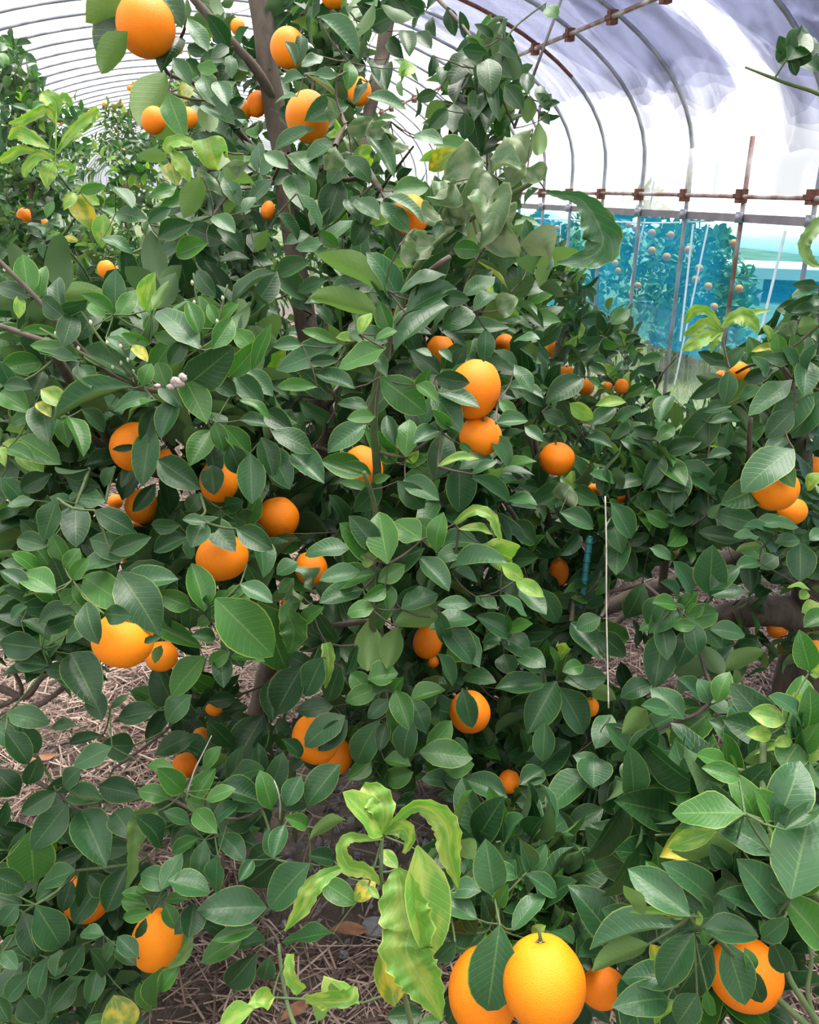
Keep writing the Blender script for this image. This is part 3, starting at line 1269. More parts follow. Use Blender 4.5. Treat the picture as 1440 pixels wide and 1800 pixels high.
580 570 525 490 45 m
480 720 410 620 85 u
1180 870 1280 790 85 s
1150 860 1120 800 45 m
@N .76 L
860 960 690 1200 165 d
700 1150 395 1110 125 s
640 1220 345 1260 135 s
960 960 1050 1250 145 s!
1060 1000 1080 1090 65 m!
1080 1090 1140 1240 90 d!
1190 900 1270 1080 95 d
850 1170 880 1310 50 m
700 1230 570 1350 45 l
770 1230 830 1290 55 m
760 1250 690 1350 115 d
330 1090 180 1030 90 d
1000 900 1100 970 120 d
"""
# ---------------------------------------------------------------- oranges: x, y, width, height (photo px), depth (0 = from size), label
ORANGES = [
 (256,45,102,100,0,'large plump orange hanging alone at the top left, dark leaves around it'),
 (542,205,80,84,1.46,'orange beside the upper trunk, a grey-green leaf across its middle'),
 (507,85,64,66,1.75,'orange right of the trunk top, split by two thin upright dark leaves'),
 (418,47,26,30,2.5,'small orange peeping out left of the trunk near the top edge'),
 (586,-8,44,44,1.9,'orange cut off by the top edge of the photo right of the trunk'),
 (632,161,42,46,1.75,'yellowish orange wrapped by pointed leaves right of the upper trunk'),
 (428,193,34,30,2.2,'half hidden orange just left of the trunk, the left of a pair'),
 (452,183,36,44,2.2,'half hidden orange touching the trunk, the right of a pair'),
 (270,212,42,46,1.7,'orange behind the big pale hanging leaf under the top left orange'),
 (331,207,32,36,1.75,'orange sliver right of the narrow green leaf below the top left orange'),
 (722,378,66,66,1.32,'golden orange under the curled grey-green shoot, leaf across its front'),
 (471,370,24,34,2.0,'small orange beside the trunk at the height of the side rail'),
 (187,474,30,32,0,'orange above the upright leaves of the left shoot'),
 (86,501,15,15,0,'tiny yellow orange above the left shoot'),
 (42,379,24,26,0,'orange at the left edge among the background trees'),
 (74,390,15,18,0,'small broken orange next to the left edge orange in the background trees'),
 (236,786,84,84,0,'orange under the left leaf cluster, a drooping leaf across its right side'),
 (294,812,46,44,1.55,'smaller orange tucked between two larger ones under the left cluster'),
 (385,846,68,74,1.4,'orange behind hanging dark leaves under the right of the left cluster'),
 (250,890,60,60,1.62,'orange below the dark bough crossed by a dark slanting leaf'),
 (203,882,26,26,2.2,'small orange lying low left below the dark bough'),
 (489,911,74,72,0,'round matte orange right of centre-left with no leaf over it, above a dark bough'),
 (391,980,92,80,0,'bright flattened orange with one pointed leaf over its top'),
 (547,999,58,58,1.5,'dull orange under a flat oval leaf left of the centre column'),
 (216,1125,106,96,0,'big deep orange low on the left, leaf tips cutting its top'),
 (284,1154,56,52,1.3,'orange half covered by a pale dry leaf beside the big low left one'),
 (503,1193,28,30,2.3,'small orange by the greenish stem in the lower left middle'),
 (556,1298,86,86,1.42,'orange below the centre column partly covered by two dark leaves'),
 (592,1330,56,60,1.62,'dark orange peeping out under the one below the centre column'),
 (826,1252,72,72,0,'orange with one narrow leaf hanging down its middle right of the centre column'),
 (752,1128,52,60,1.7,'orange sliver in the gap right of the two long pale leaves'),
 (759,1163,26,22,1.75,'tiny orange piece just below the sliver right of the long pale leaves'),
 (834,685,90,104,0,'tall glowing orange right of centre with two leaves over its left'),
 (845,767,76,66,1.3,'flattened orange hanging right under the tall glowing one'),
 (774,618,52,54,1.7,'orange behind the big broad leaf left above the tall glowing one'),
 (640,820,64,74,1.45,'orange behind small new leaves in the middle of the centre column'),
 (887,606,36,36,2.1,'yellowish orange behind leaves above and right of the tall glowing one'),
 (497,785,22,24,2.6,'small orange beside the foot of the bare trunk'),
 (979,807,63,56,0,'smooth isolated orange in the middle of the right hand bush'),
 (968,613,31,31,0,'topmost of the three oranges in a slanting row before the blue net'),
 (996,658,31,30,0,'middle one of the three oranges in a slanting row before the blue net'),
 (1030,681,30,29,0,'lowest of the three oranges in a slanting row before the blue net'),
 (1093,679,24,26,2.95,'orange behind light new leaves right of the slanting row'),
 (1069,679,18,14,3.0,'tiny orange piece between the slanting row and the light new leaves'),
 (1296,655,42,36,1.85,'orange at the top of the right tree under the lime curled leaves'),
 (1267,661,20,20,1.95,'small orange left under the lime curled leaves'),
 (1362,860,82,74,0,'bright orange of the right tree with two grey-green leaves on its top'),
 (1393,898,50,46,1.6,'paler orange behind and below the bright one of the right tree'),
 (1377,705,34,28,2.0,'orange hidden behind broad leaves at the right tree'),
 (1428,822,34,40,2.2,'shaded orange at the right edge behind the right tree stem'),
 (1381,808,14,14,2.1,'tiny orange above the bright one of the right tree'),
 (1047,860,28,22,1.95,'orange fragment above the top of the white cord'),
 (1090,874,18,20,1.95,'tiny orange among leaves right of the cord top'),
 (982,1005,36,48,2.05,'shaded oval orange left of the turquoise stake'),
 (1186,978,16,18,2.4,'tiny orange above the thick brown limb'),
 (1038,1243,30,34,1.8,'orange between leaves left of the lower end of the cord'),
 (895,1374,38,40,1.75,'dark orange deep in the shaded bush below the centre'),
 (276,1653,88,102,0,'pear-shaped orange hanging low in the bottom left bush'),
 (152,1578,82,82,1.42,'shaded orange almost hidden behind dark leaves in the bottom left bush'),
 (325,1346,44,44,1.6,'orange low behind the new leaves and the white dead twig'),
 (956,1728,146,150,.8,'largest and nearest orange glowing at the bottom edge of the photo'),
 (850,1744,124,142,.86,'orange left of the nearest one, a long mottled leaf down its front'),
 (1060,1737,80,64,1.0,'orange under dark leaves right of the nearest one'),
 (1311,1712,126,116,.86,'orange low in the bottom right cluster behind drooping leaves'),
 (1366,1106,34,32,2.5,'shaded orange under the thick limbs on the right'),
 (1434,1140,24,30,2.2,'orange fragment at the right edge above the near bottom right leaves'),
 (376,1247,30,22,1.75,'small orange in the shade above the white dead twig'),
 (353,1292,28,26,1.8,'dim orange left of the upper end of the white dead twig'),
 (228,981,26,26,1.8,'small orange left of the bright flattened one'),
 (243,926,26,24,1.9,'small orange in shade under the slanting dark leaf'),
 (505,1062,22,24,1.6,'orange fragment behind curled leaves left of the centre column'),
]
FAR = [(185,185,12),(200,187,11),(211,184,13),(224,200,10),(204,211,11),(65,256,15),(219,267,12),(270,300,10),(243,326,12),
 (250,345,8),(92,198,11),(107,213,11),(228,155,10),(236,147,9),(39,300,9),(316,89,12),(120,300,10),(330,330,10)]
OUTSIDE = [(1105,396),(1117,402),(1146,410),(1179,414),(1146,441),(1172,452),(1082,463),(1086,476),(1122,502),(1110,517),(1128,522),
 (1229,472),(1223,492),(1245,504),(1299,508),(979,401),(966,418),(1290,428),(1210,440),(1255,540)]
# ---------------------------------------------------------------- visible wood: tree, name, [(x, y, depth, width px)]
WOOD = [
 ('M','branch',[(333,-10,2.0,15),(400,65,2.05,15),(450,122,2.1,18),(476,165,2.15,16)]),
 ('M','branch',[(285,110,1.25,6),(300,132,1.4,8),(337,143,1.6,9),(377,180,1.8,10),(417,230,1.95,11),(455,270,2.1,13),(495,300,2.2,13)]),
 ('M','branch',[(690,-20,2.55,26),(677,67,2.55,26),(670,110,2.55,26),(660,150,2.5,24),(648,207,2.5,24),(632,300,2.45,26),(605,430,2.4,28),(580,560,2.3,30),(563,690,2.2,30)]),
 ('M','shoot',[(945,315,1.0,8),(880,353,1.02,11),(830,383,1.04,10),(767,427,1.06,10),(727,478,1.08,12),(707,530,1.1,13),(693,573,1.1,13),(677,623,1.12,14),(662,677,1.15,15),(657,743,1.2,15),(662,850,1.35,15),(640,960,1.7,15),(560,1010,2.33,16)]),
 ('M','branch',[(790,452,1.2,10),(770,467,1.2,12),(733,502,1.3,12),(690,560,1.6,12),(640,640,1.95,13),(566,720,2.22,14)]),
 ('M','branch',[(640,830,1.22,8),(660,900,1.28,10),(655,980,1.32,11),(655,1100,1.4,12),(668,1190,1.45,11),(680,1240,1.5,8)]),
 ('M','branch',[(655,1090,1.4,10),(600,1098,1.5,10),(545,1105,1.7,10),(495,1120,2.33,12)]),
 ('M','branch',[(530,800,1.5,10),(545,790,1.7,12),(572,795,2.2,16)]),
 ('M','branch',[(640,300,1.4,8),(670,335,1.3,8),(610,270,1.6,8),(520,330,2.15,10)]),
 ('M','branch',[(727,257,1.5,4),(693,300,1.6,5),(640,360,1.9,7),(520,420,2.2,9)]),
 ('M','branch',[(905,225,1.62,4),(850,100,1.62,5),(800,30,1.9,6),(745,-20,2.2,8),(690,-30,2.5,9)]),
 ('M','branch',[(960,5,1.62,3),(903,50,1.62,3),(880,90,1.62,4),(852,110,1.62,5)]),
 ('L','branch',[(-20,440,1.1,7),(60,520,1.12,9),(105,570,1.13,10),(170,640,1.16,10),(247,682,1.16,10),(330,690,1.2,9)]),
 ('L','shoot',[(70,577,1.1,4),(143,620,1.11,5),(247,680,1.16,7)]),
 ('L','shoot',[(143,547,1.1,4),(187,610,1.11,5),(240,672,1.15,7)]),
 ('L','shoot',[(340,480,1.1,3),(347,540,1.11,4),(357,617,1.14,5),(345,690,1.18,6)]),
 ('L','shoot',[(400,500,1.1,3),(383,573,1.11,4),(372,640,1.15,5),(340,690,1.18,6)]),
 ('L','shoot',[(210,597,1.1,3),(227,640,1.12,4),(240,675,1.15,5)]),
 ('L','branch',[(160,717,1.5,9),(187,767,1.53,11),(200,788,1.56,12),(217,817,1.6,14)]),
 ('L','branch',[(137,747,1.5,9),(197,797,1.56,12),(217,817,1.6,14)]),
 ('L','branch',[(-40,760,1.45,20),(60,775,1.5,19),(153,793,1.55,18),(217,817,1.6,18),(317,843,1.65,16),(420,880,1.7,13),(480,905,1.75,9)]),
 ('L','branch',[(290,773,1.4,7),(317,813,1.55,8),(330,845,1.64,9)]),
 ('M','branch',[(470,945,1.8,11),(520,940,1.95,13),(570,938,2.25,15)]),
 ('L','branch',[(-40,1205,1.5,14),(0,1210,1.5,13),(45,1225,1.48,12),(75,1190,1.45,10),(125,1165,1.4,7)]),
 ('L','branch',[(-40,1270,1.5,13),(60,1243,1.48,11),(123,1200,1.42,9),(160,1170,1.4,6)]),
 ('L','branch',[(20,1173,1.45,6),(37,1220,1.48,8),(-20,1250,1.5,9)]),
 ('L','branch',[(-40,1340,1.5,10),(57,1370,1.45,9),(133,1417,1.42,8),(213,1467,1.38,7),(293,1547,1.33,6),(287,1612,1.27,5)]),
 ('L','branch',[(200,1350,1.4,4),(227,1333,1.4,5),(293,1283,1.35,5),(330,1240,1.32,4)]),
 ('L','branch',[(133,1417,1.42,6),(260,1400,1.35,6),(330,1420,1.3,6),(390,1480,1.26,6),(393,1560,1.24,6),(473,1630,1.22,5),(500,1680,1.2,4)]),
 ('L','branch',[(330,1420,1.3,5),(420,1440,1.25,5),(490,1400,1.2,4)]),
 ('R','branch',[(1055,1075,2.65,24),(1130,1042,2.63,30),(1200,1022,2.6,32),(1280,985,2.57,32),(1370,965,2.55,34),(1425,1000,2.5,40)]),
 ('R','branch',[(1250,1090,2.5,38),(1330,1075,2.5,56),(1400,1078,2.5,64),(1440,1085,2.5,66)]),
 ('R','branch',[(1290,860,2.3,9),(1233,907,2.35,12),(1177,960,2.45,14),(1165,1025,2.6,16)]),
 ('R','branch',[(1073,1102,2.6,11),(1100,1080,2.62,13),(1150,1035,2.62,14)]),
 ('R','branch',[(1320,735,1.7,8),(1318,790,1.75,9),(1330,850,1.9,11),(1390,930,2.3,16)]),
 ('R','branch',[(1295,655,1.78,5),(1330,640,1.7,6),(1380,650,1.6,9),(1395,720,1.8,14),(1400,760,2.0,24)]),
 ('B','branch',[(1190,627,2.8,3),(1160,663,2.82,4),(1145,700,2.9,5),(1080,760,3.2,8)]),
 ('C','branch',[(930,760,1.9,6),(960,900,2.0,9),(985,1050,2.1,12),(1000,1200,2.15,15)]),
 ('C','branch',[(800,845,1.35,5),(840,845,1.5,6),(900,900,1.8,8),(985,1050,2.1,10)]),
 ('C','branch',[(1210,1080,1.62,5),(1240,1180,1.6,6),(1255,1250,1.45,6),(1150,1350,1.7,8),(1030,1330,2.15,10)]),
 ('N','branch',[(1343,1300,.85,11),(1341,1380,.83,13),(1352,1450,.8,13),(1390,1520,.78,14),(1460,1600,.78,16)]),
 ('N','shoot',[(1367,1650,.76,7),(1390,1723,.76,10),(1437,1797,.76,14),(1480,1880,.76,16)]),
 ('N','shoot',[(1418,1645,.76,6),(1427,1687,.76,7),(1420,1747,.76,8),(1437,1797,.76,10)]),
 ('N','branch',[(1223,1628,.73,6),(1260,1650,.78,8),(1330,1720,.84,10),(1480,1860,.8,14)]),
 ('N','branch',[(1310,118,1.05,4),(1380,145,1.05,6),(1440,165,1.05,8),(1500,200,1.05,10)]),
 ('F','shoot',[(673,1470,.78,5),(670,1523,.78,7),(675,1570,.79,8),(700,1700,.82,9),(735,1850,.85,11)]),
 ('F','shoot',[(490,1660,.93,5),(500,1740,.93,7),(517,1800,.92,8),(560,1880,.9,9)]),
 ('F','branch',[(873,1585,.88,6),(877,1633,.88,7),(885,1720,.95,9),(880,1850,.95,11)]),
]
# ---------------------------------------------------------------- leafy masses: tree, polygon (photo px), near, far, rosettes, leaf length m
FILL = [
 ('M',[(345,0),(735,0),(715,100),(670,140),(630,210),(600,330),(380,330),(340,130)],1.75,2.6,80,.085),
 ('M',[(285,270),(620,270),(720,320),(800,400),(790,560),(760,760),(480,760),(300,500)],1.55,2.5,140,.085),
 ('M',[(480,560),(780,560),(840,860),(820,1050),(720,1370),(580,1330),(570,1080),(480,900)],1.5,2.15,130,.09),
 ('M',[(790,330),(870,300),(920,400),(950,480),(960,700),(900,900),(760,900)],1.5,2.4,90,.085),
 ('M',[(810,60),(880,70),(900,180),(860,260),(800,200)],1.65,1.8,10,.075),
 ('L',[(0,480),(460,500),(480,880),(380,860),(300,740),(60,880),(0,900)],1.35,1.9,100,.09),
 ('L',[(0,890),(480,880),(480,1060),(340,1040),(150,1150),(40,1130),(0,1080)],1.35,1.8,60,.09),
 ('L',[(0,1470),(120,1450),(240,1560),(230,1700),(60,1790),(0,1790)],1.38,1.55,26,.085),
 ('L',[(290,1330),(480,1340),(480,1440),(330,1460)],1.35,1.55,8,.085),
 ('M',[(290,1200),(480,1200),(500,1340),(320,1330)],1.7,2.1,18,.085),
 ('C',[(740,860),(1060,820),(1150,880),(1060,1060),(1050,1200),(1180,1270),(1180,1500),(1060,1600),(900,1500),(760,1380),(740,1100)],1.75,2.3,190,.09),
 ('C',[(1150,1060),(1280,1040),(1310,1130),(1200,1180)],1.7,1.9,10,.08),
 ('B',[(880,420),(940,400),(1000,470),(1050,530),(1105,560),(1120,650),(1180,710),(1150,840),(900,830),(870,560)],2.9,3.9,150,.085),
 ('R',[(1110,760),(1240,750),(1290,670),(1400,570),(1440,540),(1440,960),(1300,960),(1100,930)],1.75,2.4,120,.09),
 ('R',[(1100,900),(1440,920),(1440,1020),(1300,1000),(1100,1000)],2.0,2.4,26,.09),
 ('R',[(1330,1060),(1440,1060),(1440,1130),(1360,1150)],2.2,2.5,8,.08),
 ('N',[(1200,1340),(1440,1260),(1440,1640),(1380,1680),(1200,1740),(1080,1700),(1080,1600)],.86,1.05,30,.09),
 ('F',[(780,1470),(980,1450),(1020,1640),(840,1650)],.98,1.15,14,.08),
 ('P',[(0,70),(30,70),(60,150),(95,250),(110,420),(0,440)],4.0,4.7,75,.09),
 ('Q',[(40,240),(110,150),(150,200),(200,290),(330,290),(480,330),(480,480),(240,480),(0,480),(0,330)],4.9,6.3,230,.09),
 ('S',[(165,200),(250,170),(330,120),(400,120),(420,280),(200,290)],7.2,8.6,130,.1),
 ('T',[(480,300),(640,330),(900,330),(930,560),(880,720),(480,700)],4.2,5.2,120,.1),
 ('Q',[(0,400),(480,400),(480,520),(0,520)],4.2,4.9,90,.09),
]

# ================================================================ ground
def gh(x, y): return .035*noise.noise(Vector((x*1.1, y*1.1, 3)))+.02*noise.noise(Vector((x*4, y*4, 9)))
gx = np.linspace(-5, 4.5, 96); gy = np.linspace(-1.5, 12, 136)
V = [(x, y, gh(x,y)-.02) for y in gy for x in gx]; nxg = len(gx)
F = [(j*nxg+i, j*nxg+i+1, (j+1)*nxg+i+1, (j+1)*nxg+i) for j in range(len(gy)-1) for i in range(nxg-1)]
F = [q for q in F if -3.2 < (V[q[0]][0]+.05)*NX[0]+(V[q[0]][1]+.05)*NX[1] < 3.04]
floor = tag(obj('floor', mesh('floor', V, F, SOIL)), 'dark crumbly soil of the tunnel floor', 'ground', kind='structure')
V = [(-90,-60,-.09),(90,-60,-.09),(90,140,-.09),(-90,140,-.09)]
tag(obj('floor_outside', mesh('floor_outside', V, [(0,1,2,3)], GRASS, False)), 'rough grass outside the tunnel', 'grass', kind='structure')
# straw mulch: uncountable
NS = 62000
sx_ = RNG.uniform(-2.6, 2.3, NS); sy_ = 1.0+RNG.beta(1.1, 2.2, NS)*5.5
keep = ~((np.hypot((sx_+.12)/.34, (sy_-1.75)/.42) < 1) & (RNG.random(NS) < .85))     # bare patch of soil and gravel
keep &= np.array([noise.noise(Vector((a*2.3, c*2.3, 5))) > -.5+.4*r for a, c, r in zip(sx_, sy_, RNG.random(NS)-.5)]); keep &= (sx_*NX[0]+sy_*NX[1]) < 2.9; sx_, sy_ = sx_[keep], sy_[keep]; n = len(sx_)
sz_ = np.array([gh(a,b) for a, b in zip(sx_, sy_)])-.012+RNG.random(n)**2*.035
ang = RNG.uniform(0, np.pi, n); ln = RNG.uniform(.03, .15, n); wd = RNG.uniform(.0009, .0026, n); til = RNG.normal(0, .13, n)
dx, dy, dz = np.cos(ang)*ln/2, np.sin(ang)*ln/2, np.sin(til)*ln/2
px_, py_ = -np.sin(ang)*wd, np.cos(ang)*wd
c = np.stack([sx_, sy_, sz_], 1); D = np.stack([dx, dy, dz], 1); S = np.stack([px_, py_, np.zeros(n)], 1); U = np.zeros((n,3)); U[:,2] = wd*1.3
Vs = np.stack([c-D-S, c-D+U, c-D+S, c+D-S, c+D+U, c+D+S], 1).reshape(-1,3)
b = (np.arange(n)*6)[:,None]; Fs = np.concatenate([b+np.array([[0,1,4,3]]), b+np.array([[1,2,5,4]])], 1).reshape(-1,4)
me = bpy.data.meshes.new('straw'); me.vertices.add(len(Vs)); me.vertices.foreach_set('co', Vs.astype(np.float32).ravel())
me.loops.add(Fs.size); me.loops.foreach_set('vertex_index', Fs.astype(np.int32).ravel()); me.polygons.add(len(Fs)); me.polygons.foreach_set('loop_start', np.arange(0, Fs.size, 4, dtype=np.int32))
me.materials.append(STRAW); me.update(calc_edges=True); me.validate()
tag(obj('straw_mulch', me), 'brown straw mulch strewn over the ground', 'straw', kind='stuff')
# weeds along the net
bl = []
for _ in range(14000):
    s, n_ = random.uniform(2.5, 12), random.choice((random.uniform(1.9,3.0), random.uniform(3.2,6.5), random.uniform(3.2,6.5))); c_ = TW(s, n_, -.07 if n_ > 3.1 else -.02); L = random.uniform(.04,.16); a = random.uniform(0,6.28)
    w = np.array([math.cos(a), math.sin(a), 0])*random.uniform(.002,.005); lean = np.array([random.gauss(0,.35), random.gauss(0,.35), 1])*L
    bl.append(([c_-w, c_+w, c_+lean*.6+w*.6, c_+lean+np.array([0,0,-.1*L]), c_+lean*.6-w*.6], [(0,1,2,4),(4,2,3)]))
V, F = joinvf(bl); tag(obj('weeds', mesh('weeds', V, F, LM['mid'], False)), 'short green weeds along the foot of the net', 'grass', kind='stuff')
# gravel crumbs, stones and dry leaves
parts = []
for _ in range(420):
    a, r = random.uniform(0, 6.28), random.random()**.6
    x, y = -.12+math.cos(a)*r*.36, 1.72+math.sin(a)*r*.42; q = random.uniform(.004,.013)
    v, f = boxvf((x, y, gh(x,y)-.012), q*1.3, q, q*.9, unit([random.gauss(0,1) for _ in range(3)]), unit([random.gauss(0,1) for _ in range(3)]), unit([random.gauss(0,1) for _ in range(3)])); parts.append((v, f))
V, F = joinvf(parts); tag(obj('gravel', mesh('gravel', V, F, STONE, False)), 'grey gravel crumbs on the bare soil at bottom centre', 'gravel', kind='stuff')
def ground_at(x, y):
    u = (900-y)/FOC; d = CAM[2]/(SP-u*CP); return P(x, y, d)
def stone(x, y, r, label):
    g = ground_at(x, y); V, F = [], []; ni, nj = 8, 6
    sd = random.random()*50
    for j in range(nj+1):
        for i in range(ni):
            th, ph = math.pi*j/nj, 2*math.pi*i/ni
            d = np.array([math.sin(th)*math.cos(ph), math.sin(th)*math.sin(ph), math.cos(th)*.7])
            V.append(g+d*r*(1+.35*noise.noise(Vector(d*1.5)+Vector((sd,0,0))))+np.array([0,0,r*.3]))
    for j in range(nj):
        for i in range(ni): F.append((j*ni+i, j*ni+(i+1)%ni, (j+1)*ni+(i+1)%ni, (j+1)*ni+i))
    tag(obj('stone', mesh('stone', V, F, STONE, False)), label, 'stone', 'stones on the bare soil')
stone(657,1632,.026,'largest grey angular stone on bare soil left of the big lime leaf')
stone(628,1636,.014,'small grey stone just left of the largest angular one')
stone(508,1522,.017,'pale flat stone on soil at the left of the bare patch')
stone(617,1446,.014,'small stone on the soil beyond the lime shoot')
stone(604,1680,.012,'little stone among gravel below the dry brown leaf')
def dryleaf(x, y, L, a, label):
    g = ground_at(x, y)+np.array([0,0,.012]); V, F = [], []
    for i in range(7):
        t = i/6; w = .42*math.sin(math.pi*min(1,t*.96+.02))**.8
        for k in range(5):
            u = (k-2)/2; X = (t-.5)*L; Y = u*w*L/2; Z = .06*L*math.sin(t*5+a)+.22*L*abs(u)*w+.05*L*math.sin(4*u+3*t)
            V.append(g+np.array([X*math.cos(a)-Y*math.sin(a), X*math.sin(a)+Y*math.cos(a), Z+.01]))
    for i in range(6):
        for k in range(4): F.append((i*5+k, i*5+k+1, (i+1)*5+k+1, (i+1)*5+k))
    tag(obj('dry_leaf', mesh('dry_leaf', V, F, DRYLEAF)), label, 'dry leaf', 'dry leaves on the straw')
dryleaf(612,1648,.085,.1,'curled russet dry leaf beside the grey stones at bottom centre')
dryleaf(588,1376,.06,.9,'rust brown dry leaf on soil above the lime shoot')
for i, (x, y) in enumerate([(310,1462),(75,1345),(70,1520),(520,1790),(880,1790),(425,1620),(200,1530),(1075,1785),(60,1765),(590,1350)]):
    dryleaf(x, y, random.uniform(.05,.08), random.uniform(0,3), 'small crumpled brown dry leaf lying on the straw mulch')

# ================================================================ tunnel greenhouse
S0, DS, CXN, AN, BN, Z0 = 3.86, .607, .05, 3.0, 1.33, 1.70
def arch(t, out=0.0):                                           # t: 0 right spring line .. pi left
    return CXN+(AN+out)*math.cos(t), Z0+(BN+out)*math.sin(t)
def hoop_pts(s, side_bottom=-.05):
    pts = [TW(s, CXN+AN, side_bottom), TW(s, CXN+AN, .8), TW(s, CXN+AN, Z0-.15)]
    for k in range(0, 41): a = arch(math.pi*k/40); pts.append(TW(s, *a))
    pts += [TW(s, CXN-AN, Z0-.15), TW(s, CXN-AN, side_bottom)]; return pts
names = {0:'nearest steel hoop of the tunnel at the right edge of the photo', 2:'steel hoop behind the cut-off post, white sleeve at its foot',
 3:'third steel hoop from the right edge, second beyond the cut-off post', 4:'hoop with a rusty upper right curve, third beyond the cut-off post',
 5:'steel hoop fourth beyond the cut-off post, near the curled shoot', 6:'steel hoop fifth beyond the cut-off post, half hidden by the curled shoot'}
far_label = 'thin far hoop of the tunnel seen as a line against the white film'
for k in [0]+list(range(2, 42)):
    s = S0+DS*k; pts = hoop_pts(s); v, f = tube(pts, [.0135]*len(pts), 8 if 0 <= k < 12 else 5)
    if k == 4:
        mi = [1 if 8 < (i//8) < 22 else 0 for i in range(len(f))]; me = mesh('hoop', v, f, [STEEL, RUST], True, mi)
    else: me = mesh('hoop', v, f, STEEL)
    o = obj('tunnel_hoop', me); lab = names.get(k) or (far_label if k > 6 else 'steel hoop of the tunnel behind the camera')
    tag(o, lab, 'hoop', 'hoops of the tunnel')
# the hoop that was cut: a stub post
v, f = tube([TW(S0+DS, CXN+AN, -.05), TW(S0+DS, CXN+AN, 1.2), TW(S0+DS, CXN+AN, 1.82)], [.0135]*3, 10)
tag(obj('post', mesh('post', v, f, RUSTPIPE)), 'cut-off rusty post standing between the two nearest hoops', 'post')
v, f = tube([TW(S0+DS*2-.012, CXN+AN-.01, 1.52), TW(S0+DS*2-.012, CXN+AN-.01, 1.78)], [.019]*2, 10)
tag(obj('sleeve', mesh('sleeve', v, f, WHITEP)), 'white plastic sleeve strapped around a hoop foot', 'sleeve')
def clamp(c, m=RUST, q=.05):
    return joinvf([boxvf(c, q, q*1.0, q*1.5, AX, NX, (0,0,1)), boxvf(c+NX*-.02, q*1.5, q*.5, q*.5, AX, NX, (0,0,1))])
def rail(name, n, z, r, mat, label, clamps, s0=-1, s1=22, wob=0.0):
    pts = [TW(s, n, z+wob*math.sin(s*1.3)) for s in np.linspace(s0, s1, 40)]
    e = empty(name, pts[0]); v, f = tube(pts, [r]*40, 8); obj('pipe', mesh('pipe', v, f, mat), e)
    for k in clamps:
        v, f = clamp(TW(S0+DS*k, n+.012, z)); obj('clamp', mesh('clamp', v, f, RUST, False), e)
    tag(e, label, 'rail'); return e
an = [t for t in np.linspace(0, 1.5, 400) if abs(arch(t)[0]-2.44) < .01][0]; pz = arch(an)
rail('purlin', pz[0]-.028, pz[1]-.028, .014, RUSTPIPE, 'rusty purlin pipe clamped across the hoops at the upper right', range(-2, 14))
rail('side_pipe', CXN+AN-.032, 1.505, .012, RUSTPIPE, 'thin rust-spotted pipe running along the side just above the grey rail', range(-2, 14), wob=.006)
V, F = boxvf(TW(9.5, CXN+AN+.012, 1.385), 21, .022, .046, AX, NX, (0,0,1)); e = empty('side_rail', TW(9.5, CXN+AN, 1.385))
obj('channel', mesh('channel', V, F, simple('grey_channel', (.27,.25,.28), .6, .3, sc=9, col2=(.20,.19,.22)), False), e)
for k in range(-2, 14):
    v, f = tube([TW(S0+DS*k, CXN+AN-.016, 1.36), TW(S0+DS*k, CXN+AN-.016, 1.42)], [.024]*2, 8); obj('bracket', mesh('bracket', v, f, STEEL), e)
tag(e, 'flat grey channel rail along the top of the blue net', 'rail')
v, f = tube([P(988,-4,2.55), P(904,225,2.5)], [.0048]*2, 6); tag(obj('stay_wire', mesh('stay_wire', v, f, WIRE)), 'thin dark stay rod slanting down from the purlin', 'rod')
# film skin
def skin(name, s0, s1, t0, t1, ns, nt, out, amp, mat, drop=None, seed=0):
    V, F, UV = [], [], []; path = []
    if drop is not None: path.append((CXN+AN+out, drop)); path.append((CXN+AN+out, Z0-.02))
    for k in range(nt+1): path.append(arch(t0+(t1-t0)*k/nt, out))
    wavy = t1 < 3.1
    if t1 > 3.1: path += [(CXN-AN-out, 1.0), (CXN-AN-out, -.1)]
    for i in range(ns+1):
        s = s0+(s1-s0)*i/ns; L = 0
        if wavy: e0 = t0+.09*noise.noise(Vector((s*1.3, 7, seed)))+.05*noise.noise(Vector((s*4, 3, seed))); path = [arch(e0+(t1-e0)*k/nt, out) for k in range(nt+1)]
        for j, (n_, z_) in enumerate(path):
            if j: L += math.hypot(n_-path[j-1][0], z_-path[j-1][1])
            w = amp*noise.noise(Vector((s*1.7, L*1.1, seed)))
            V.append(TW(s, n_+w*(n_-CXN)/AN, z_+w*.5)); UV.append((s, L))
    m_ = len(path)
    for i in range(ns):
        for j in range(m_-1): F.append((i*m_+j, i*m_+j+1, (i+1)*m_+j+1, (i+1)*m_+j))
    return mesh(name, V, F, mat, True, None, UV)
tag(obj('ceiling', skin('ceiling', -5, 26, 0, math.pi, 70, 36, .085, .02, FILM, 1.40)), 'clear plastic film over the tunnel hoops', 'film', kind='structure')
def sgap(t): return 4.22+.52*t/.9                                  # slanting gap between the added near and far sheets, left open as a white streak
def sheet(name, lo, hi, tA, tB, out, seed):
    V, F, UV = [], [], []; ns, nt = 44, 16
    for i in range(ns+1):
        q = i/ns
        for k in range(nt+1):
            t = tA+(tB-tA)*k/nt; s = lo(t)+(hi(t)-lo(t))*q; sr = s+.15*math.sin(t*9+seed)
            t = tB-(tB-t)*(1+(.16*noise.noise(Vector((s*1.3,7,seed)))+.08*noise.noise(Vector((s*4,3,seed)))))
            n_, z_ = arch(t, out+.012*noise.noise(Vector((s*1.7, t*3, seed)))); V.append(TW(s, n_, z_)); UV.append((s, t*2.2))
    m_ = nt+1; F = [(i*m_+k, i*m_+k+1, (i+1)*m_+k+1, (i+1)*m_+k) for i in range(ns) for k in range(nt)]
    return mesh(name, V, F, DIMFILM, True, None, UV)
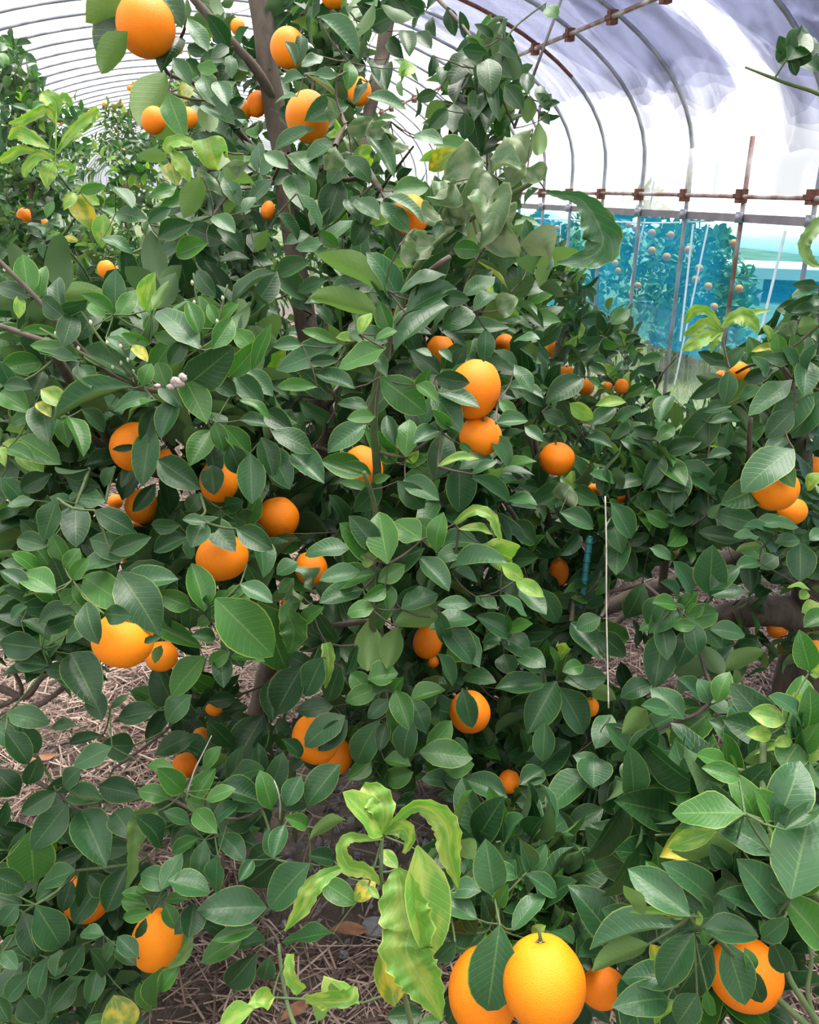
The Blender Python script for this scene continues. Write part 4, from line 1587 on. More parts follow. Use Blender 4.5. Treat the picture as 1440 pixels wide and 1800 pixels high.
for i in range(6):  # added layers with staggered edges, stacked to darken the near roof in steps
    lo = lambda t: -1.5; hi = lambda t, i=i: sgap(t)-.05-.045*i+.05*math.sin(t*(8+2*i)+i)
    o = obj('dimming_sheet', sheet('dimming_sheet', lo, hi, .03+.045*i, 1.0, .056-.006*i, 3+2*i))
    tag(o, 'added grey film layer darkening the tunnel shoulder right of the white gap', 'dimming layer', 'near dimming layers')
for i in range(6):  # more added layers, grading the far roof from grey to white
    lo = lambda t, i=i: sgap(t)+.03+.02*i+.16*max(0,.5-t)+.05*math.sin(t*(7+2*i)+i); hi = lambda t, i=i: 9.4-.85*i+.4*math.sin(t*5+i)
    o = obj('dimming_sheet', sheet('dimming_sheet', lo, hi, .19+.035*((i*5)%6), .95, .056-.006*i, 20+2*i))
    tag(o, 'added lavender grey layer dimming the film over the hoops left of the white gap', 'dimming layer', 'far dimming layers')
# side net, skirt film, straps
def side(name, n_, z0, z1, mat, amp, seed, s0=-1, s1=22):
    V, F, UV = [], [], []; ns, nz_ = 160, 8
    for i in range(ns+1):
        s = s0+(s1-s0)*i/ns
        for j in range(nz_+1):
            z = z0+(z1-z0)*j/nz_; w = amp*(noise.noise(Vector((s*3.2, z*.5, seed)))+.5*noise.noise(Vector((s*9, z*.8, seed+4))))*(1-.7*j/nz_)
            V.append(TW(s, n_+w, z)); UV.append((s, z))
    for i in range(ns):
        for j in range(nz_): F.append((i*(nz_+1)+j, i*(nz_+1)+j+1, (i+1)*(nz_+1)+j+1, (i+1)*(nz_+1)+j))
    return mesh(name, V, F, mat, True, None, UV)
tag(obj('wall_right', side('wall_right', CXN+AN+.05, .50, 1.37, NET, .05, 1)), 'turquoise windbreak net along the tunnel side', 'net', kind='structure')
tag(obj('wall_right_skirt', side('wall_right_skirt', CXN+AN+.09, -.06, .75, SKIRT, .05, 5)), 'hazy clear film skirt below the net', 'film', kind='structure')
def onwall(x, y, D):
    r = P(x, y, 1)-CAM; t = D/(r@NX); return CAM+r*t
for i, (x0,y0,x1,y1,w,lab) in enumerate([(1219,394,1196,600,.022,'pale strap hanging on the net right of the sleeved hoop'),(1245,397,1186,676,.018,'longest pale strap slanting down the net at its middle'),
   (1381,405,1331,611,.022,'pale strap on the net under the nearest rail end'),(1134,385,1108,500,.02,'short pale strap on the net behind the big curled leaf'),(986,392,984,440,.014,'little pale strap at the far left of the net'),(1150,318,1142,372,.02,'loose white strip poking above the grey rail')]):
    a, b_ = onwall(x0,y0,CXN+AN+.022), onwall(x1,y1,CXN+AN+.022); d = b_-a
    v, f = boxvf((a+b_)/2, np.linalg.norm(d), w, .003, unit(d), unit(np.cross(unit(d), NX)), NX)
    tag(obj('strap', mesh('strap', v, f, STRAP, False)), lab, 'strap', 'straps on the net')
pts = [onwall(x,y,CXN+AN+.02) for x, y in [(940,384),(1040,388),(1150,392),(1255,388)]]; v, f = tube(catmull(pts, 4), [.006]*13, 6)
tag(obj('rope', mesh('rope', v, f, STRAP)), 'pale blue rope drooping just below the grey rail behind the net', 'rope')
WHITEFILL = simple('added_white', (.9,.9,.92), .6, sc=3, col2=(.82,.84,.88))  # white of the humps added to brighten the far ground
for off, hgt, lab in [(13.5,.75,'nearest added low white hump brightening the view beyond the net'),(18,.95,'middle added low white hump brightening the view beyond the net'),(24,1.15,'farthest added low white hump brightening the view beyond the net')]:  # added white humps in place of bright far ground and film haze
    V, F = [], []
    for i, s in enumerate(np.linspace(-2 if off < 15 else 2, 60, 24)):
        for k in range(9): a = math.pi*k/8; V.append(TW(s, 3+off+1.2*math.cos(a), -.1+hgt*math.sin(a)*(1+.03*math.sin(i*2.2))))
    F = [(i*9+k, i*9+k+1, (i+1)*9+k+1, (i+1)*9+k) for i in range(23) for k in range(8)]+[tuple(range(9)), tuple(23*9+k for k in range(8,-1,-1))]
    tag(obj('white_fill', mesh('white_fill', V, F, WHITEFILL)), lab, 'row cover', 'white fill beyond the net')
# low white shelter beyond the net
hc = P(1390,505,13.0); hc[2] = -.09; e = empty('shelter', hc); HX, HY = unit(NX*.75-AX*.66), unit(NX*.66+AX*.75)
part = lambda nm, c_, a, b2, c3, m: obj(nm, mesh(nm, *boxvf(c_, a, b2, c3, HX, HY, (0,0,1)), m, False), e)
part('roof', hc+np.array([0,0,.46]), 2.4, 1.3, .10, WALLW); part('fascia', hc-HY*.66+np.array([0,0,.42]), 2.42, .03, .16, WALLW); part('back_panel', hc+HY*.55+np.array([0,0,.2]), 2.2, .04, .42, GLASS)
for q in (-1.1,-.4,.3,1.05): part('post', hc-HY*.6+HX*q+np.array([0,0,.2]), .09, .09, .44, WALLW)
tag(e, 'low white shelter on posts seen hazily through the net', 'shelter')

# ================================================================ leaves
def leaf_width(t):
    if t < .07: return .05+.06*t/.07
    q = (t-.07)/.93; return max(.012, q**.58*(1-q)**.80/.394)
def leaf_shape(nl, nw, fold, bend, wave, twist, seed):
    """unit leaf: petiole at origin, tip at y = 1, x in -.5 .. .5"""
    ys, zs, ang = [0.], [0.], bend*.5
    for i in range(nl):
        ys.append(ys[-1]+math.cos(ang)/nl); zs.append(zs[-1]+math.sin(ang)/nl); ang -= bend*(1+.6*math.sin(seed+i))/nl
    V, UV = [], []; L = math.hypot(ys[-1], zs[-1]); ca, sa = ys[-1]/L, zs[-1]/L
    for i in range(nl+1):
        t = i/nl; w = leaf_width(t) if i < nl else .01; y = (ys[i]*ca+zs[i]*sa)/L; z = (zs[i]*ca-ys[i]*sa)/L; tw = twist*(t-.3)
        for k in range(nw+1):
            u = 2*k/nw-1; x = u*w*.5; h = fold*abs(u)*w*.22+(.34*w*noise.noise(Vector((u*1.3+seed*4, t*4.5, seed))) if bend > 1.16 else 0)+wave*math.sin(seed*3+t*9+(2 if u > 0 else 0))*u*u*w*.2
            V.append((x*math.cos(tw)-h*math.sin(tw)*.6, y+wave*.04*math.sin(t*7+seed), z+h*math.cos(tw)+x*math.sin(tw)*.45)); UV.append((.5+.5*u, t))
    F = [(i*(nw+1)+k, i*(nw+1)+k+1, (i+1)*(nw+1)+k+1, (i+1)*(nw+1)+k) for i in range(nl) for k in range(nw)]
    return np.array(V), F, np.array(UV)
SHAPES = {'flat': [leaf_shape(8,4,*a) for a in [(.55,.5,.12,.1,1),(.9,.75,.2,-.25,2),(.3,.9,.3,.3,3),(.8,.3,.15,0,4),(.5,1.15,.25,.2,5),(1.2,.6,.1,-.1,6),(.4,.2,.35,.45,7)]],
          'curl': [leaf_shape(11,6,*a) for a in [(1.5,2.4,1.1,.9,1),(2.0,1.6,1.4,-1.2,2),(1.2,3.0,1.0,.8,3),(2.2,2.1,1.2,1.6,4),(1.2,1.4,1.6,-.9,5)]],
          'low':  [leaf_shape(4,2,*a) for a in [(.6,.6,.1,.1,1),(1.0,.9,.2,-.25,2),(.4,1.0,.3,.3,3)]]}
CACHE = {}
def leaf_mesh(cls, i, mat):
    k = (cls, i, mat)
    if k not in CACHE:
        v, f, uv = SHAPES[cls][i]; CACHE[k] = mesh('leaf', v, f, LM[mat], True, None, uv)
    return CACHE[k]
KIND = {'d':('dark','flat'), 's':('sheen','flat'), 'm':('mid','flat'), 'l':('lime','flat'), 'k':('lime','curl'), 'c':('dust','curl'), 'u':('mid','flat'), 'y':('yell','flat')}  # s carries sheen in its lighter green; d also carries backlit shade
TILE = {c_: (480*(i%3), 450*(i//3)) for i, c_ in enumerate('ABCDEFGHIJKL')}
UPV = np.array([0,0,1.])
OR = []                                                          # oranges: px, py, radius px, depth, w m, h m, label
for x, y, w, h, d, lab in ORANGES:
    d = d or FOC*.08/w; OR.append((x, y, w, h, d, lab))
OA = np.array([(o[0],o[1],o[2]/2,o[3]/2,o[4],o[2]*o[4]/FOC/2) for o in OR])
def over(px, py, k=1.0):
    return ((px-OA[:,0])/(OA[:,2]*k))**2+((py-OA[:,1])/(OA[:,3]*k))**2 < 1
class Leaf: __slots__ = ('tree','M','mat','cls','shape','b','t','w','hand','rib')
ALL = []; RIBS = []
def place(tree, b, t, w, nrm, mat, cls, hand, shape=None):
    l = Leaf(); l.tree, l.b, l.t, l.w, l.mat, l.cls, l.hand = tree, b, t, w, mat, cls, hand
    Y = t-b; L = np.linalg.norm(Y); Y = Y/L; Z = unit(nrm-Y*np.dot(nrm,Y)); X = np.cross(Y, Z)
    M = np.eye(4); M[:3,0] = X*w; M[:3,1] = Y*L; M[:3,2] = Z*L*.8; M[:3,3] = b; l.M = M
    l.shape = random.randrange(len(SHAPES[cls])) if shape is None else shape; ALL.append(l); return l
tree = depth = org = None
for line in LEAVES.strip().splitlines():
    q = line.split()
    if line[0] == '@': tree, depth, org = q[0][1:], float(q[1]), TILE[q[2]]; continue
    if line[0] == '~':
        RIBS.append((tree, depth, q[0][1], [(org[0]+a/3, org[1]+b_/3, w/3) for a, b_, w in [map(float, s.split(',')) for s in q[1:]]])); continue
    x0, y0, x1, y1, w = [float(v)/3 for v in q[:5]]; kd = q[5][0]; front = q[5].endswith('!')
    x0 += org[0]; x1 += org[0]; y0 += org[1]; y1 += org[1]
    lp = math.hypot(x1-x0, y1-y0); d = depth*(1+random.uniform(-.035,.035))
    hit = np.zeros(len(OA), bool)
    for tt in (.15,.35,.55,.75,.92): hit |= over(x0+(x1-x0)*tt, y0+(y1-y0)*tt, .9)
    dd = random.uniform(-.3,.3)*lp/FOC*d
    if front:
        if hit.any(): d = min(d+.1, (OA[hit,4]-OA[hit,5]).min()-.012); 
        dd = random.uniform(-.03,.08)*lp/FOC*d
    elif hit.any() and d < OA[hit,4].max()+.02: d = OA[hit,4].max()+.035; dd = abs(dd)
    b_, t_ = P(x0,y0,d+dd), P(x1,y1,d-dd); W = max(w, .3*lp)/FOC*d*(1.34 if kd not in 'kc' else 1.7); L = np.linalg.norm(t_-b_)
    if w < .3*lp: W = w/FOC*d*1.35
    if L < 1.75*W and kd not in 'kc': b_ = t_-(t_-b_)/L*min(1.75*W, 1.6*L)+unit(t_-CAM)*.006
    tocam = unit(CAM-b_); r = np.array([random.gauss(0,1) for _ in range(3)])
    nrm = {'d': tocam*.9+r*.28+UPV*.05, 's': tocam*.6+UPV*.6+r*.16, 'm': tocam*.75+UPV*.35+r*.22, 'l': tocam*.7+UPV*.4+r*.25, 'y': tocam*.8+UPV*.3+r*.2,
           'k': tocam*.7+r*.4, 'c': tocam*.7+r*.4, 'u': -tocam*.85+UPV*.45+r*.15}[kd]
    mat, cls = KIND[kd]
    place(tree, b_, t_, W, nrm, mat, cls, True)
# leafy masses
CLEAR = [(455,-20,472,110,26,2.2),(472,110,492,260,24,2.24),(492,260,515,420,18,2.24),(515,420,528,500,14,2.24),(528,500,560,690,28,2.26),(560,690,582,800,28,2.28),(680,40,645,230,15,2.45),(340,10,455,130,10,1.95),
 (150,790,330,846,13,1.5),(165,745,205,800,9,1.5),(1075,1070,1200,1022,16,2.55),(1200,1022,1290,985,15,2.5),(1260,1085,1440,1080,24,2.4),(700,545,660,700,12,1.1),(470,1170,455,1260,18,2.3),(1037,945,1018,1090,10,1.84),(1066,880,1069,1235,7,1.6)]
def blocked(px, py, pd):
    for x0, y0, x1, y1, hw, zd in CLEAR:
        if pd > zd: continue
        dx_, dy_ = x1-x0, y1-y0; t = max(0, min(1, ((px-x0)*dx_+(py-y0)*dy_)/(dx_*dx_+dy_*dy_)))
        if math.hypot(px-x0-dx_*t, py-y0-dy_*t) < hw+6: return True
    return False
ROS = {}                                                         # rosette bases per tree
def fronts(a, c_):
    for q in (.1,.25,.4,.55,.7,.85,.97):
        px, py, pd = proj(a+(c_-a)*q)
        if (over(px, py, .95) & (OA[:,4] > pd-.01)).any(): return True
    return False
def inpoly(x, y, poly):
    c_ = False; j = len(poly)-1
    for i in range(len(poly)):
        if (poly[i][1] > y) != (poly[j][1] > y) and x < (poly[j][0]-poly[i][0])*(y-poly[i][1])/(poly[j][1]-poly[i][1])+poly[i][0]: c_ = not c_
        j = i
    return c_
def rosette(tr, c_, L, n_, tone):
    a = unit(np.array([random.gauss(0,.55), random.gauss(-.25,.5), random.uniform(-.1,1.0)])); u = unit(np.cross(a, [.3,.2,1.])); v = np.cross(a, u); ph = random.random()*6
    for i in range(n_):
        ph += 2.4; el = random.uniform(.7,1.75); l = L*random.uniform(.65,1.15)
        dr = unit(a*math.cos(el)+(u*math.cos(ph)+v*math.sin(ph))*math.sin(el)+UPV*-.12); b_ = c_-a*.012*i+dr*.006; t_ = b_+dr*l
        pts = np.array([b_+(t_-b_)*q for q in (.05,.3,.55,.8,1)]); px, py, pd = proj(pts)
        if any((over(px[k], py[k], 1.1) & (OA[:,4] > pd[k]-.02)).any() for k in range(5)): continue
        if random.random() < .96 and any(blocked(px[k], py[k], pd[k]) for k in range(5)): continue
        x = random.random(); mat = 'lime' if x < tone[0] else 'mid' if x < tone[1] else 'yell' if x > .995 else 'sheen' if x > .75 else 'dark'
        place(tr, b_, t_, l*random.uniform(.44,.56), a+dr*.1, mat, 'low', False)
TONE = {'P':(.03,.3), 'Q':(.08,.5), 'S':(.06,.4), 'T':(.03,.35), 'B':(.05,.35), 'O':(.02,.5), 'U':(.02,.5)}
def fill(tr, poly, d0, d1, cnt, L):
    xs = [p_[0] for p_ in poly]; ys = [p_[1] for p_ in poly]; done = []; tries = 0; md = math.sqrt((max(xs)-min(xs))*(max(ys)-min(ys))/cnt)*.55
    while len(done) < cnt and tries < cnt*60:
        tries += 1; x, y = random.uniform(min(xs), max(xs)), random.uniform(min(ys), max(ys))
        if not inpoly(x, y, poly) or any(abs(x-a) < md and abs(y-b_) < md for a, b_ in done): 
            if tries % 20 == 0: md *= .97
            continue
        done.append((x, y)); c_ = P(x, y, random.uniform(d0, d1)); ROS.setdefault(tr, []).append(c_)
        rosette(tr, c_, L, random.randint(7,11), TONE.get(tr, (.008,.16)))
FILL += [('O',[(930,395),(960,375),(1060,380),(1130,330),(1180,350),(1150,560),(960,600)],9.6,11.5,110,.16),
         ('U',[(1135,400),(1200,385),(1280,410),(1335,520),(1290,610),(1150,620)],7.2,8.6,110,.14)]
for f_ in FILL: fill(*f_)
# ---------------------------------------------------------------- which leaves show: a coarse depth buffer
SC = 5; ZB = np.full((1800//SC, 1440//SC), 1e9); IB = np.full(ZB.shape, -1, np.int32)
def splat(px, py, r, d, i):
    x0, x1, y0, y1 = int((px-r)/SC), int((px+r)/SC)+1, int((py-r)/SC), int((py+r)/SC)+1
    x0, y0, x1, y1 = max(x0,0), max(y0,0), min(x1,ZB.shape[1]), min(y1,ZB.shape[0])
    if x0 >= x1 or y0 >= y1: return
    z = ZB[y0:y1,x0:x1]; k = z > d; z[k] = d; IB[y0:y1,x0:x1][k] = i
for o in OA: splat(o[0], o[1], (o[2]+o[3])/2.4, o[4], -2)
for i, l in enumerate(ALL):
    pts = l.b+(l.t-l.b)*np.array([[.25],[.5],[.75],[.95]]); px, py, pd = proj(pts); wpx = l.w/pd[0]*FOC
    for k in range(4): splat(px[k], py[k], wpx*(.3,.36,.3,.12)[k], pd[k], i)
CNT = np.bincount(IB[IB >= 0], minlength=len(ALL))
# ================================================================ trees
TREES = {
 'M': ('citrus_tree','large orange tree with a leaning bare trunk left of centre', None),
 'L': ('citrus_tree','orange tree reaching in from the left edge with upright shoots and low boughs', [(-1.25,1.6,-.05),(-1.2,1.55,.45),(-1.12,1.5,.9),(-1.0,1.35,1.45)]),
 'R': ('citrus_tree','orange tree at the right edge with thick brown limbs close to the ground', None),
 'N': ('citrus_tree','nearest orange tree with big glossy leaves in the bottom right corner', [(1.0,.72,-.05),(.96,.74,.6),(.9,.8,1.2),(.86,.9,1.75)]),
 'F': ('citrus_tree','young orange tree at bottom centre with a lime green puckered shoot', [(.06,.42,-.05),(.05,.45,.3),(.05,.5,.55)]),
 'C': ('citrus_tree','dense dark orange bush right of centre behind the white cord', None),
 'B': ('citrus_tree','orange tree with fine foliage standing before the blue net', None),
 'P': ('citrus_tree','tall orange tree silhouetted against the film at the far left edge', None),
 'Q': ('citrus_tree','broad sunlit orange tree in the left background row', None),
 'S': ('citrus_tree','farthest orange tree in the left background under the hoops', None),
 'T': ('citrus_tree','orange tree deep behind the leaning trunk', None),
 'O': ('citrus_tree','fruiting orange tree outside the net at its far end', None),
 'U': ('citrus_tree','fruiting orange tree outside the net beside the white house', None)}
PXTRUNK = {
 'M': [(450,-60,2.12,38),(470,110,2.15,38),(492,250,2.2,36),(512,400,2.2,35),(537,560,2.2,37),(560,690,2.2,39),(578,800,2.25,42),(572,900,2.3,42),(520,1050,2.35,41),(478,1170,2.38,40),(452,1270,2.42,42)],
 'R': [(1393,690,1.95,26),(1401,790,2.1,44),(1411,900,2.25,56),(1424,1000,2.4,66),(1432,1090,2.5,78)],
 'C': [(940,760,1.9,8),(985,1050,2.1,16),(1000,1200,2.15,22),(1005,1330,2.2,26)]}
ROOTS = {}; leafcount = {}
for tr, (nm, lab, pts) in TREES.items():
    mine = [i for i, l in enumerate(ALL) if l.tree == tr]; nodes = list(ROS.get(tr, []))
    if pts: tp = catmull(pts, 4); rad = np.linspace(.035 if tr != 'F' else .014, .012 if tr != 'F' else .008, len(tp))
    elif tr in PXTRUNK:
        q = PXTRUNK[tr]; w_ = [P(*a[:3]) for a in q]; r_ = [a[3]*a[2]/FOC/2 for a in q]; g = w_[-1].copy(); g[2] = -.06; 
        if abs(w_[-1][2]) > .08: w_.append(g); r_.append(r_[-1]*1.25)
        arr = catmull(np.column_stack([np.array(w_), r_]), 5); tp = arr[::-1,:3]; rad = arr[::-1,3]
    else:
        cen = np.mean(nodes, 0); base = np.array([cen[0], cen[1]+.15, -.06]); top = cen+np.array([0,.1,.25])
        tp = catmull([base, base+(top-base)*.35+np.array([.05,0,0]), base+(top-base)*.7-np.array([.04,0,0]), top], 4); rad = np.linspace(.045,.015,len(tp))
    root = empty(nm, (tp[0][0], tp[0][1], 0)); ROOTS[tr] = root; far = tr in 'OU'
    tag(root, lab, 'tree', 'orange trees in and around the tunnel')
    v, f = tube(tp, rad, 12, True, .06); obj('trunk', mesh('trunk', v, f, BARK), root)
    skel = [p_ for p_ in tp]
    for wt, wname, wp in [w for w in WOOD if w[0] == tr]:
        arr = catmull(np.column_stack([np.array([P(*a[:3]) for a in wp]), [a[3]*a[2]/FOC/2 for a in wp]]), 4); p3, r3 = arr[:,:3], arr[:,3]
        if r3[0] > r3[-1]: p3, r3 = p3[::-1], r3[::-1]
        sk = np.array(skel); dd = np.linalg.norm(sk-p3[-1], axis=1); j = dd.argmin()
        if dd[j] > .02:                                            # run the thick end into the tree
            m_ = (sk[j]+p3[-1])/2+(p3[-1]-p3[-3])*.8; ext = catmull([p3[-2], p3[-1], m_, sk[j]], 4)[5:]
            p3 = np.vstack([p3, ext]); r3 = np.append(r3, np.linspace(r3[-1], r3[-1]*1.15, len(ext)))
        v, f = tube(p3, np.maximum(r3, .0012), 9, True, .05)
        stem_ = wname == 'shoot' or tr in 'NF' or (tr == 'M' and r3.max() < .006)
        o = obj(wname, mesh(wname, v, f, STEM if stem_ else BARK), root)
        if stem_ and tr == 'L' and wname == 'shoot':
            for q in range(2, 10, 2):
                c_ = p3[min(q, len(p3)-1)]+np.array([random.gauss(0,.002), -.003, .003]); vv, ff = tube([c_, c_+np.array([0,-.001,.004]), c_+np.array([0,-.002,.007])], [.0012,.0024,.0006], 6); obj('bud', mesh('bud', vv, ff, BUD), o, 1)
        skel += [p_ for p_ in p3]
    # hand-placed leaf bases gathered into nodes
    hb = []
    for i in mine:
        l = ALL[i]
        if l.hand:
            for h in hb:
                if np.linalg.norm(h[0]-l.b) < .05: h[1].append(i); break
            else: hb.append((l.b+unit(l.b-CAM)*.012, [i]))
    for t_, d_, kd, rp in RIBS:
        if t_ == tr: hb.append((P(rp[0][0], rp[0][1], d_+.005), []))
    nodes += [h[0] for h in hb]
    # grow twigs: each node joins the nearest wood already there
    N_ = np.array(nodes) if nodes else np.zeros((0,3)); sk = np.array(skel); par = -np.ones(len(N_), int); pp = np.zeros((len(N_),3)); best = np.full(len(N_), 1e9); isn = np.zeros(len(N_), bool); order = []
    for i in range(len(N_)):
        d = np.linalg.norm(sk-N_[i], axis=1); j = d.argmin(); best[i] = d[j]; pp[i] = sk[j]
    while len(order) < len(N_):
        c_ = np.where(isn, 1e9, best); i = int(c_.argmin()); isn[i] = True; order.append(i)
        d = np.linalg.norm(N_-N_[i], axis=1)*1.04; u = (~isn) & (d < best); best[u] = d[u]; par[u] = i; pp[u] = N_[i]
    cnt = np.ones(len(N_))
    for i in reversed(order):
        if par[i] >= 0: cnt[par[i]] += cnt[i]
    tw = []
    for i in order:
        a, b_ = pp[i], N_[i]
        if fronts(a, b_): continue
        d = b_-a; L = np.linalg.norm(d); r0 = min(.006, .0010*cnt[i]**.38)*(1 if not far else 1.4)
        m_ = a+d*.5+np.array([random.gauss(0,.06), random.gauss(0,.06), -.05])*L; q = catmull([a, m_, b_], 2); tw.append(tube(q, np.linspace(r0*1.1, r0*.8, len(q)), 5, False))
    for b_, ids in hb:
        for i in ids:
            if np.linalg.norm(ALL[i].b-b_) > .004 and not fronts(b_, ALL[i].b): tw.append(tube([b_, (b_+ALL[i].b)/2+np.array([0,0,-.002]), ALL[i].b+(ALL[i].t-ALL[i].b)*.04], [.0013,.0012,.001], 4, False))
    if tw:
        v, f = joinvf(tw); o = obj('twigs', mesh('twigs', v, f, BARK if tr not in 'LNF' else STEM), root); o['kind'] = 'stuff'
    # the leaves that show largest are parts of their own
    rk = sorted(mine, key=lambda i: -(CNT[i]+(3 if ALL[i].hand else 0))); nrib = sum(1 for r in RIBS if r[0] == tr)
    solo = [i for i in rk if CNT[i] > 0 or ALL[i].hand][:300-nrib]; ss = set(solo); off = Matrix.Translation(-root.location)
    for i in solo:
        l = ALL[i]; cls = 'flat' if l.cls == 'low' and CNT[i] > 6 else l.cls
        o = bpy.data.objects.new('leaf', leaf_mesh(cls, l.shape % len(SHAPES[cls]), l.mat)); COL.objects.link(o); o.parent = root; o.matrix_local = off @ Matrix(l.M.tolist())
    rest = [i for i in mine if i not in ss]
    if rest:
        VV, FF, UU, MI = [], [], [], []; mk = list(LM); o_ = 0
        for i in rest:
            l = ALL[i]; cls = 'low' if l.cls in ('low','flat') else l.cls; sv, sf, su = SHAPES[cls][l.shape % len(SHAPES[cls])]
            VV.append(sv@l.M[:3,:3].T+l.M[:3,3]); FF += [tuple(k+o_ for k in q) for q in sf]; UU.append(su); MI += [mk.index(l.mat)]*len(sf); o_ += len(sv)
        o = obj('foliage', mesh('foliage', np.vstack(VV), FF, [LM[k] for k in mk], True, MI, np.vstack(UU)), root); o['kind'] = 'stuff'
    leafcount[tr] = (len(solo), len(rest))
# ribbon leaves: long curled or puckered ones with their own course
for tr, d_, kd, rp in RIBS:
    mat = {'l':'lime','k':'lime','c':'dust','u':'mid','m':'mid','g':'sheen'}[kd]; arr = catmull(rp, 5 if len(rp) > 3 else 7); n_ = len(arr); V, UV = [], []; nw = 8
    Lp = np.concatenate([[0], np.cumsum(np.hypot(np.diff(arr[:,0]), np.diff(arr[:,1])))]); tot = Lp[-1]; sd = random.random()*9
    for i in range(n_):
        t = Lp[i]/tot; tg = arr[min(i+1,n_-1),:2]-arr[max(i-1,0),:2]; tg = tg/(np.hypot(*tg)+1e-6); nx_, ny_ = -tg[1], tg[0]
        dep = d_-.25*math.sin(math.pi*t)*tot/FOC*d_*.5; tw_ = .5*math.sin(2.2*t+sd)
        for k in range(nw+1):
            u = 2*k/nw-1; hw = arr[i,2]/2*(1+.10*math.sin(i*2.1+sd+(1.5 if u > 0 else 0))); cup = ((.45*abs(u)+.22*math.sin(i*1.5+sd*2)*u*u)*(1 if kd != 'c' else 1.5)+.30*noise.noise(Vector((Lp[i]*.07, u*1.6, sd*5))))*hw/FOC*d_
            V.append(P(arr[i,0]+nx_*u*hw, arr[i,1]+ny_*u*hw, dep-cup+tw_*u*hw/FOC*d_)); UV.append((.5+.5*u, t))
    F = [(i*(nw+1)+k, i*(nw+1)+k+1, (i+1)*(nw+1)+k+1, (i+1)*(nw+1)+k) for i in range(n_-1) for k in range(nw)]
    Va = np.array(V); fa = sum(float(np.dot(np.cross(Va[q[1]]-Va[q[0]], Va[q[2]]-Va[q[0]]), CAM-Va[q[0]])) for q in F)
    if (fa < 0) != (kd == 'u'): F = [tuple(reversed(q)) for q in F]
    me = mesh('leaf', V, F, LM[mat], True, None, UV); o = obj('leaf', me, ROOTS[tr]); o['label'] = 'long puckered curled leaf'
# dead pale twigs
for pts, lab in [([(372,1293,1.18),(358,1322,1.18),(343,1352,1.18),(332,1385,1.19),(327,1408,1.22)],'white dead twig sticking up among new leaves in the lower left'),
                 ([(482,1372,1.16),(490,1395,1.16),(493,1415,1.17),(492,1440,1.2)],'short white dead twig right of the longer one in the lower left')]:
    q = catmull([P(*a) for a in pts], 3); v, f = tube(q, np.linspace(.0007,.0016,len(q)), 7, True, .15); tag(obj('dead_twig', mesh('dead_twig', v, f, DEADW)), lab, 'twig')

# ================================================================ oranges
def orange_mesh(seed, seg=28, ring=20):
    V, F = [], []
    for j in range(ring+1):
        th = math.pi*j/ring
        for i in range(seg):
            ph = 2*math.pi*i/seg; r = 1+.025*noise.noise(Vector((math.cos(ph)*math.sin(th)*1.3, math.sin(ph)*math.sin(th)*1.3, math.cos(th)*1.3+seed*7)))
            r *= 1-.10*math.exp(-(th/.22)**2)-.03*math.exp(-((math.pi-th)/.2)**2)+.03*math.exp(-((th-.5)/.25)**2)
            V.append((r*math.sin(th)*math.cos(ph), r*math.sin(th)*math.sin(ph), r*math.cos(th)))
    for j in range(ring):
        for i in range(seg): F.append((j*seg+i, (j+1)*seg+i, (j+1)*seg+(i+1)%seg, j*seg+(i+1)%seg))
    return mesh('peel', V, F, PEEL)
OM = [orange_mesh(s) for s in range(5)]; OMS = orange_mesh(9, 14, 10)
def calyx_mesh():
    V, F = [(0,0,.95)], []
    for i in range(10):
        a = math.pi*i/5; r = .17 if i % 2 == 0 else .08; V.append((r*math.cos(a), r*math.sin(a), .93 if i % 2 == 0 else .96))
    for i in range(10): F.append((0, 1+i, 1+(i+1)%10))
    v, f = tube([(0,0,.9),(0,.01,1.05),(.02,.02,1.22)], [.055,.045,.045], 7); return mesh('calyx', V, F, CALYX), mesh('stem', v, f, STEM)
CX, CXS = calyx_mesh()
for k, (x, y, w, h, d, lab) in enumerate(OR):
    e = empty('orange', P(x, y, d)); rw, rh = w*d/FOC/2, h*d/FOC/2
    ax_ = unit(np.array([random.gauss(0,.25), .45+random.gauss(0,.25), 1.0])); e.rotation_euler = Vector(ax_.tolist()).to_track_quat('Z','Y').to_euler()
    o = bpy.data.objects.new('peel', OM[k % 5]); COL.objects.link(o); o.parent = e; o.scale = (rw, rw, rh*1.03)
    if w > 22:
        o = bpy.data.objects.new('calyx', CX); COL.objects.link(o); o.parent = e; o.scale = (rw, rw, rh*1.03)
        c_ = bpy.data.objects.new('stem', CXS); COL.objects.link(c_); c_.parent = o
    tag(e, lab, 'orange', 'oranges on the near trees')
for x, y, w in FAR:
    d = min(9.0, max(4.3, FOC*.075/w)); e = obj('orange', OMS); e.location = P(x, y, d-.12); r = w*d/FOC/2; e.scale = (r, r, r*.95)
    tag(e, 'tiny far orange in the trees of the left background', 'orange', 'oranges on the far trees')
for x, y in OUTSIDE:
    d = 9.4 if x < 1135 else 7.1; e = obj('orange', OMS); e.location = P(x, y, d); r = .036; e.scale = (r, r, r)
    tag(e, 'pale orange on a tree outside, seen through the turquoise net', 'orange', 'oranges outside the net')

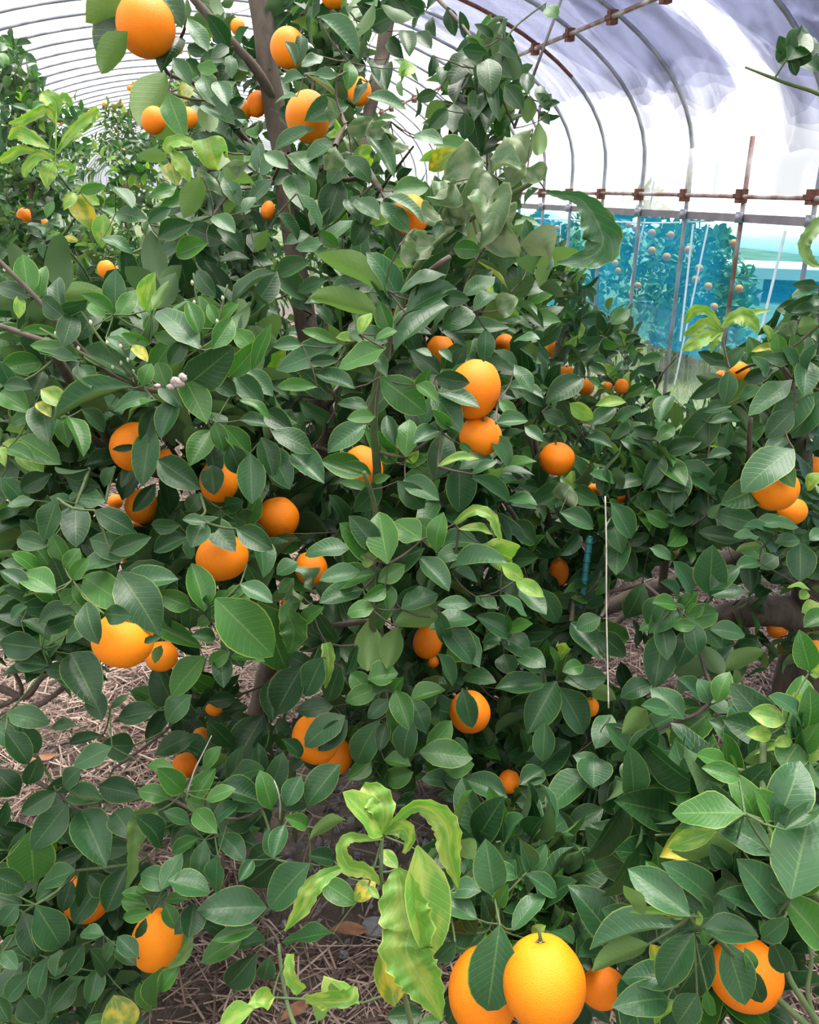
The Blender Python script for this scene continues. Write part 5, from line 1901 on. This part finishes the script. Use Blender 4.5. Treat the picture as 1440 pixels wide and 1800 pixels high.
# ================================================================ cord, stake, withered bloom
q = catmull([P(1064,872,1.62), P(1066,960,1.62), P(1066,1060,1.62), P(1068,1160,1.62), P(1070,1245,1.6)], 4); v, f = tube(q, [.0016]*len(q), 6); tag(obj('cord', mesh('cord', v, f, CORD)), 'white cord hanging straight down over the right hand bush', 'cord')
a, b_ = P(1037,945,1.84), P(1018,1090,1.88); g = b_+(b_-a)*3.2; v, f = tube([a, a+(b_-a)*.5, b_, g], [.0072,.0075,.0075,.0075], 9); e = empty('garden_stake', g); sh = obj('shaft', mesh('shaft', v, f, STAKE), e)
for q in np.linspace(.06,.95,9): c_ = a+(b_-a)*q; v, f = tube([c_-(b_-a)*.01, c_+(b_-a)*.01], [.0088]*2, 9); obj('ring', mesh('ring', v, f, STAKE), sh, 1)
v, f = tube([a-(b_-a)*.02, a], [.004,.0072], 9); obj('cap', mesh('cap', v, f, STAKE), e)
tag(e, 'turquoise ribbed garden stake standing in the shaded bush', 'stake')
e = empty('withered_bloom', P(308,682,1.08)); parts = 0
for (x, y, rx, ry, a_) in [(312,672,13,9,-.5),(300,680,8,6,.2),(322,663,8,6,-.9),(277,678,6,4,.1)]:
    V, F = [], []; c_ = P(x, y, 1.075); sd = random.random()*30
    for j in range(7):
        for i in range(10):
            th, ph = math.pi*j/6, 2*math.pi*i/10; dv = Vector((math.sin(th)*math.cos(ph), math.sin(th)*math.sin(ph), math.cos(th))); r = 1+.4*noise.noise(dv*2.2+Vector((sd,0,0)))
            lx, lz = dv.x*rx*r, dv.z*ry*r; V.append(c_+np.array([(lx*math.cos(a_)-lz*math.sin(a_)), dv.y*ry*r, -(lx*math.sin(a_)+lz*math.cos(a_))*-1])*1.08/FOC)
    for j in range(6):
        for i in range(10): F.append((j*10+i, (j+1)*10+i, (j+1)*10+(i+1)%10, j*10+(i+1)%10))
    obj('petal', mesh('petal', V, F, DEADPINK), e)
tag(e, 'shrivelled pinkish white bloom clinging to the left leaf cluster', 'bloom')
print('leaves', leafcount, 'objects', len(bpy.data.objects))
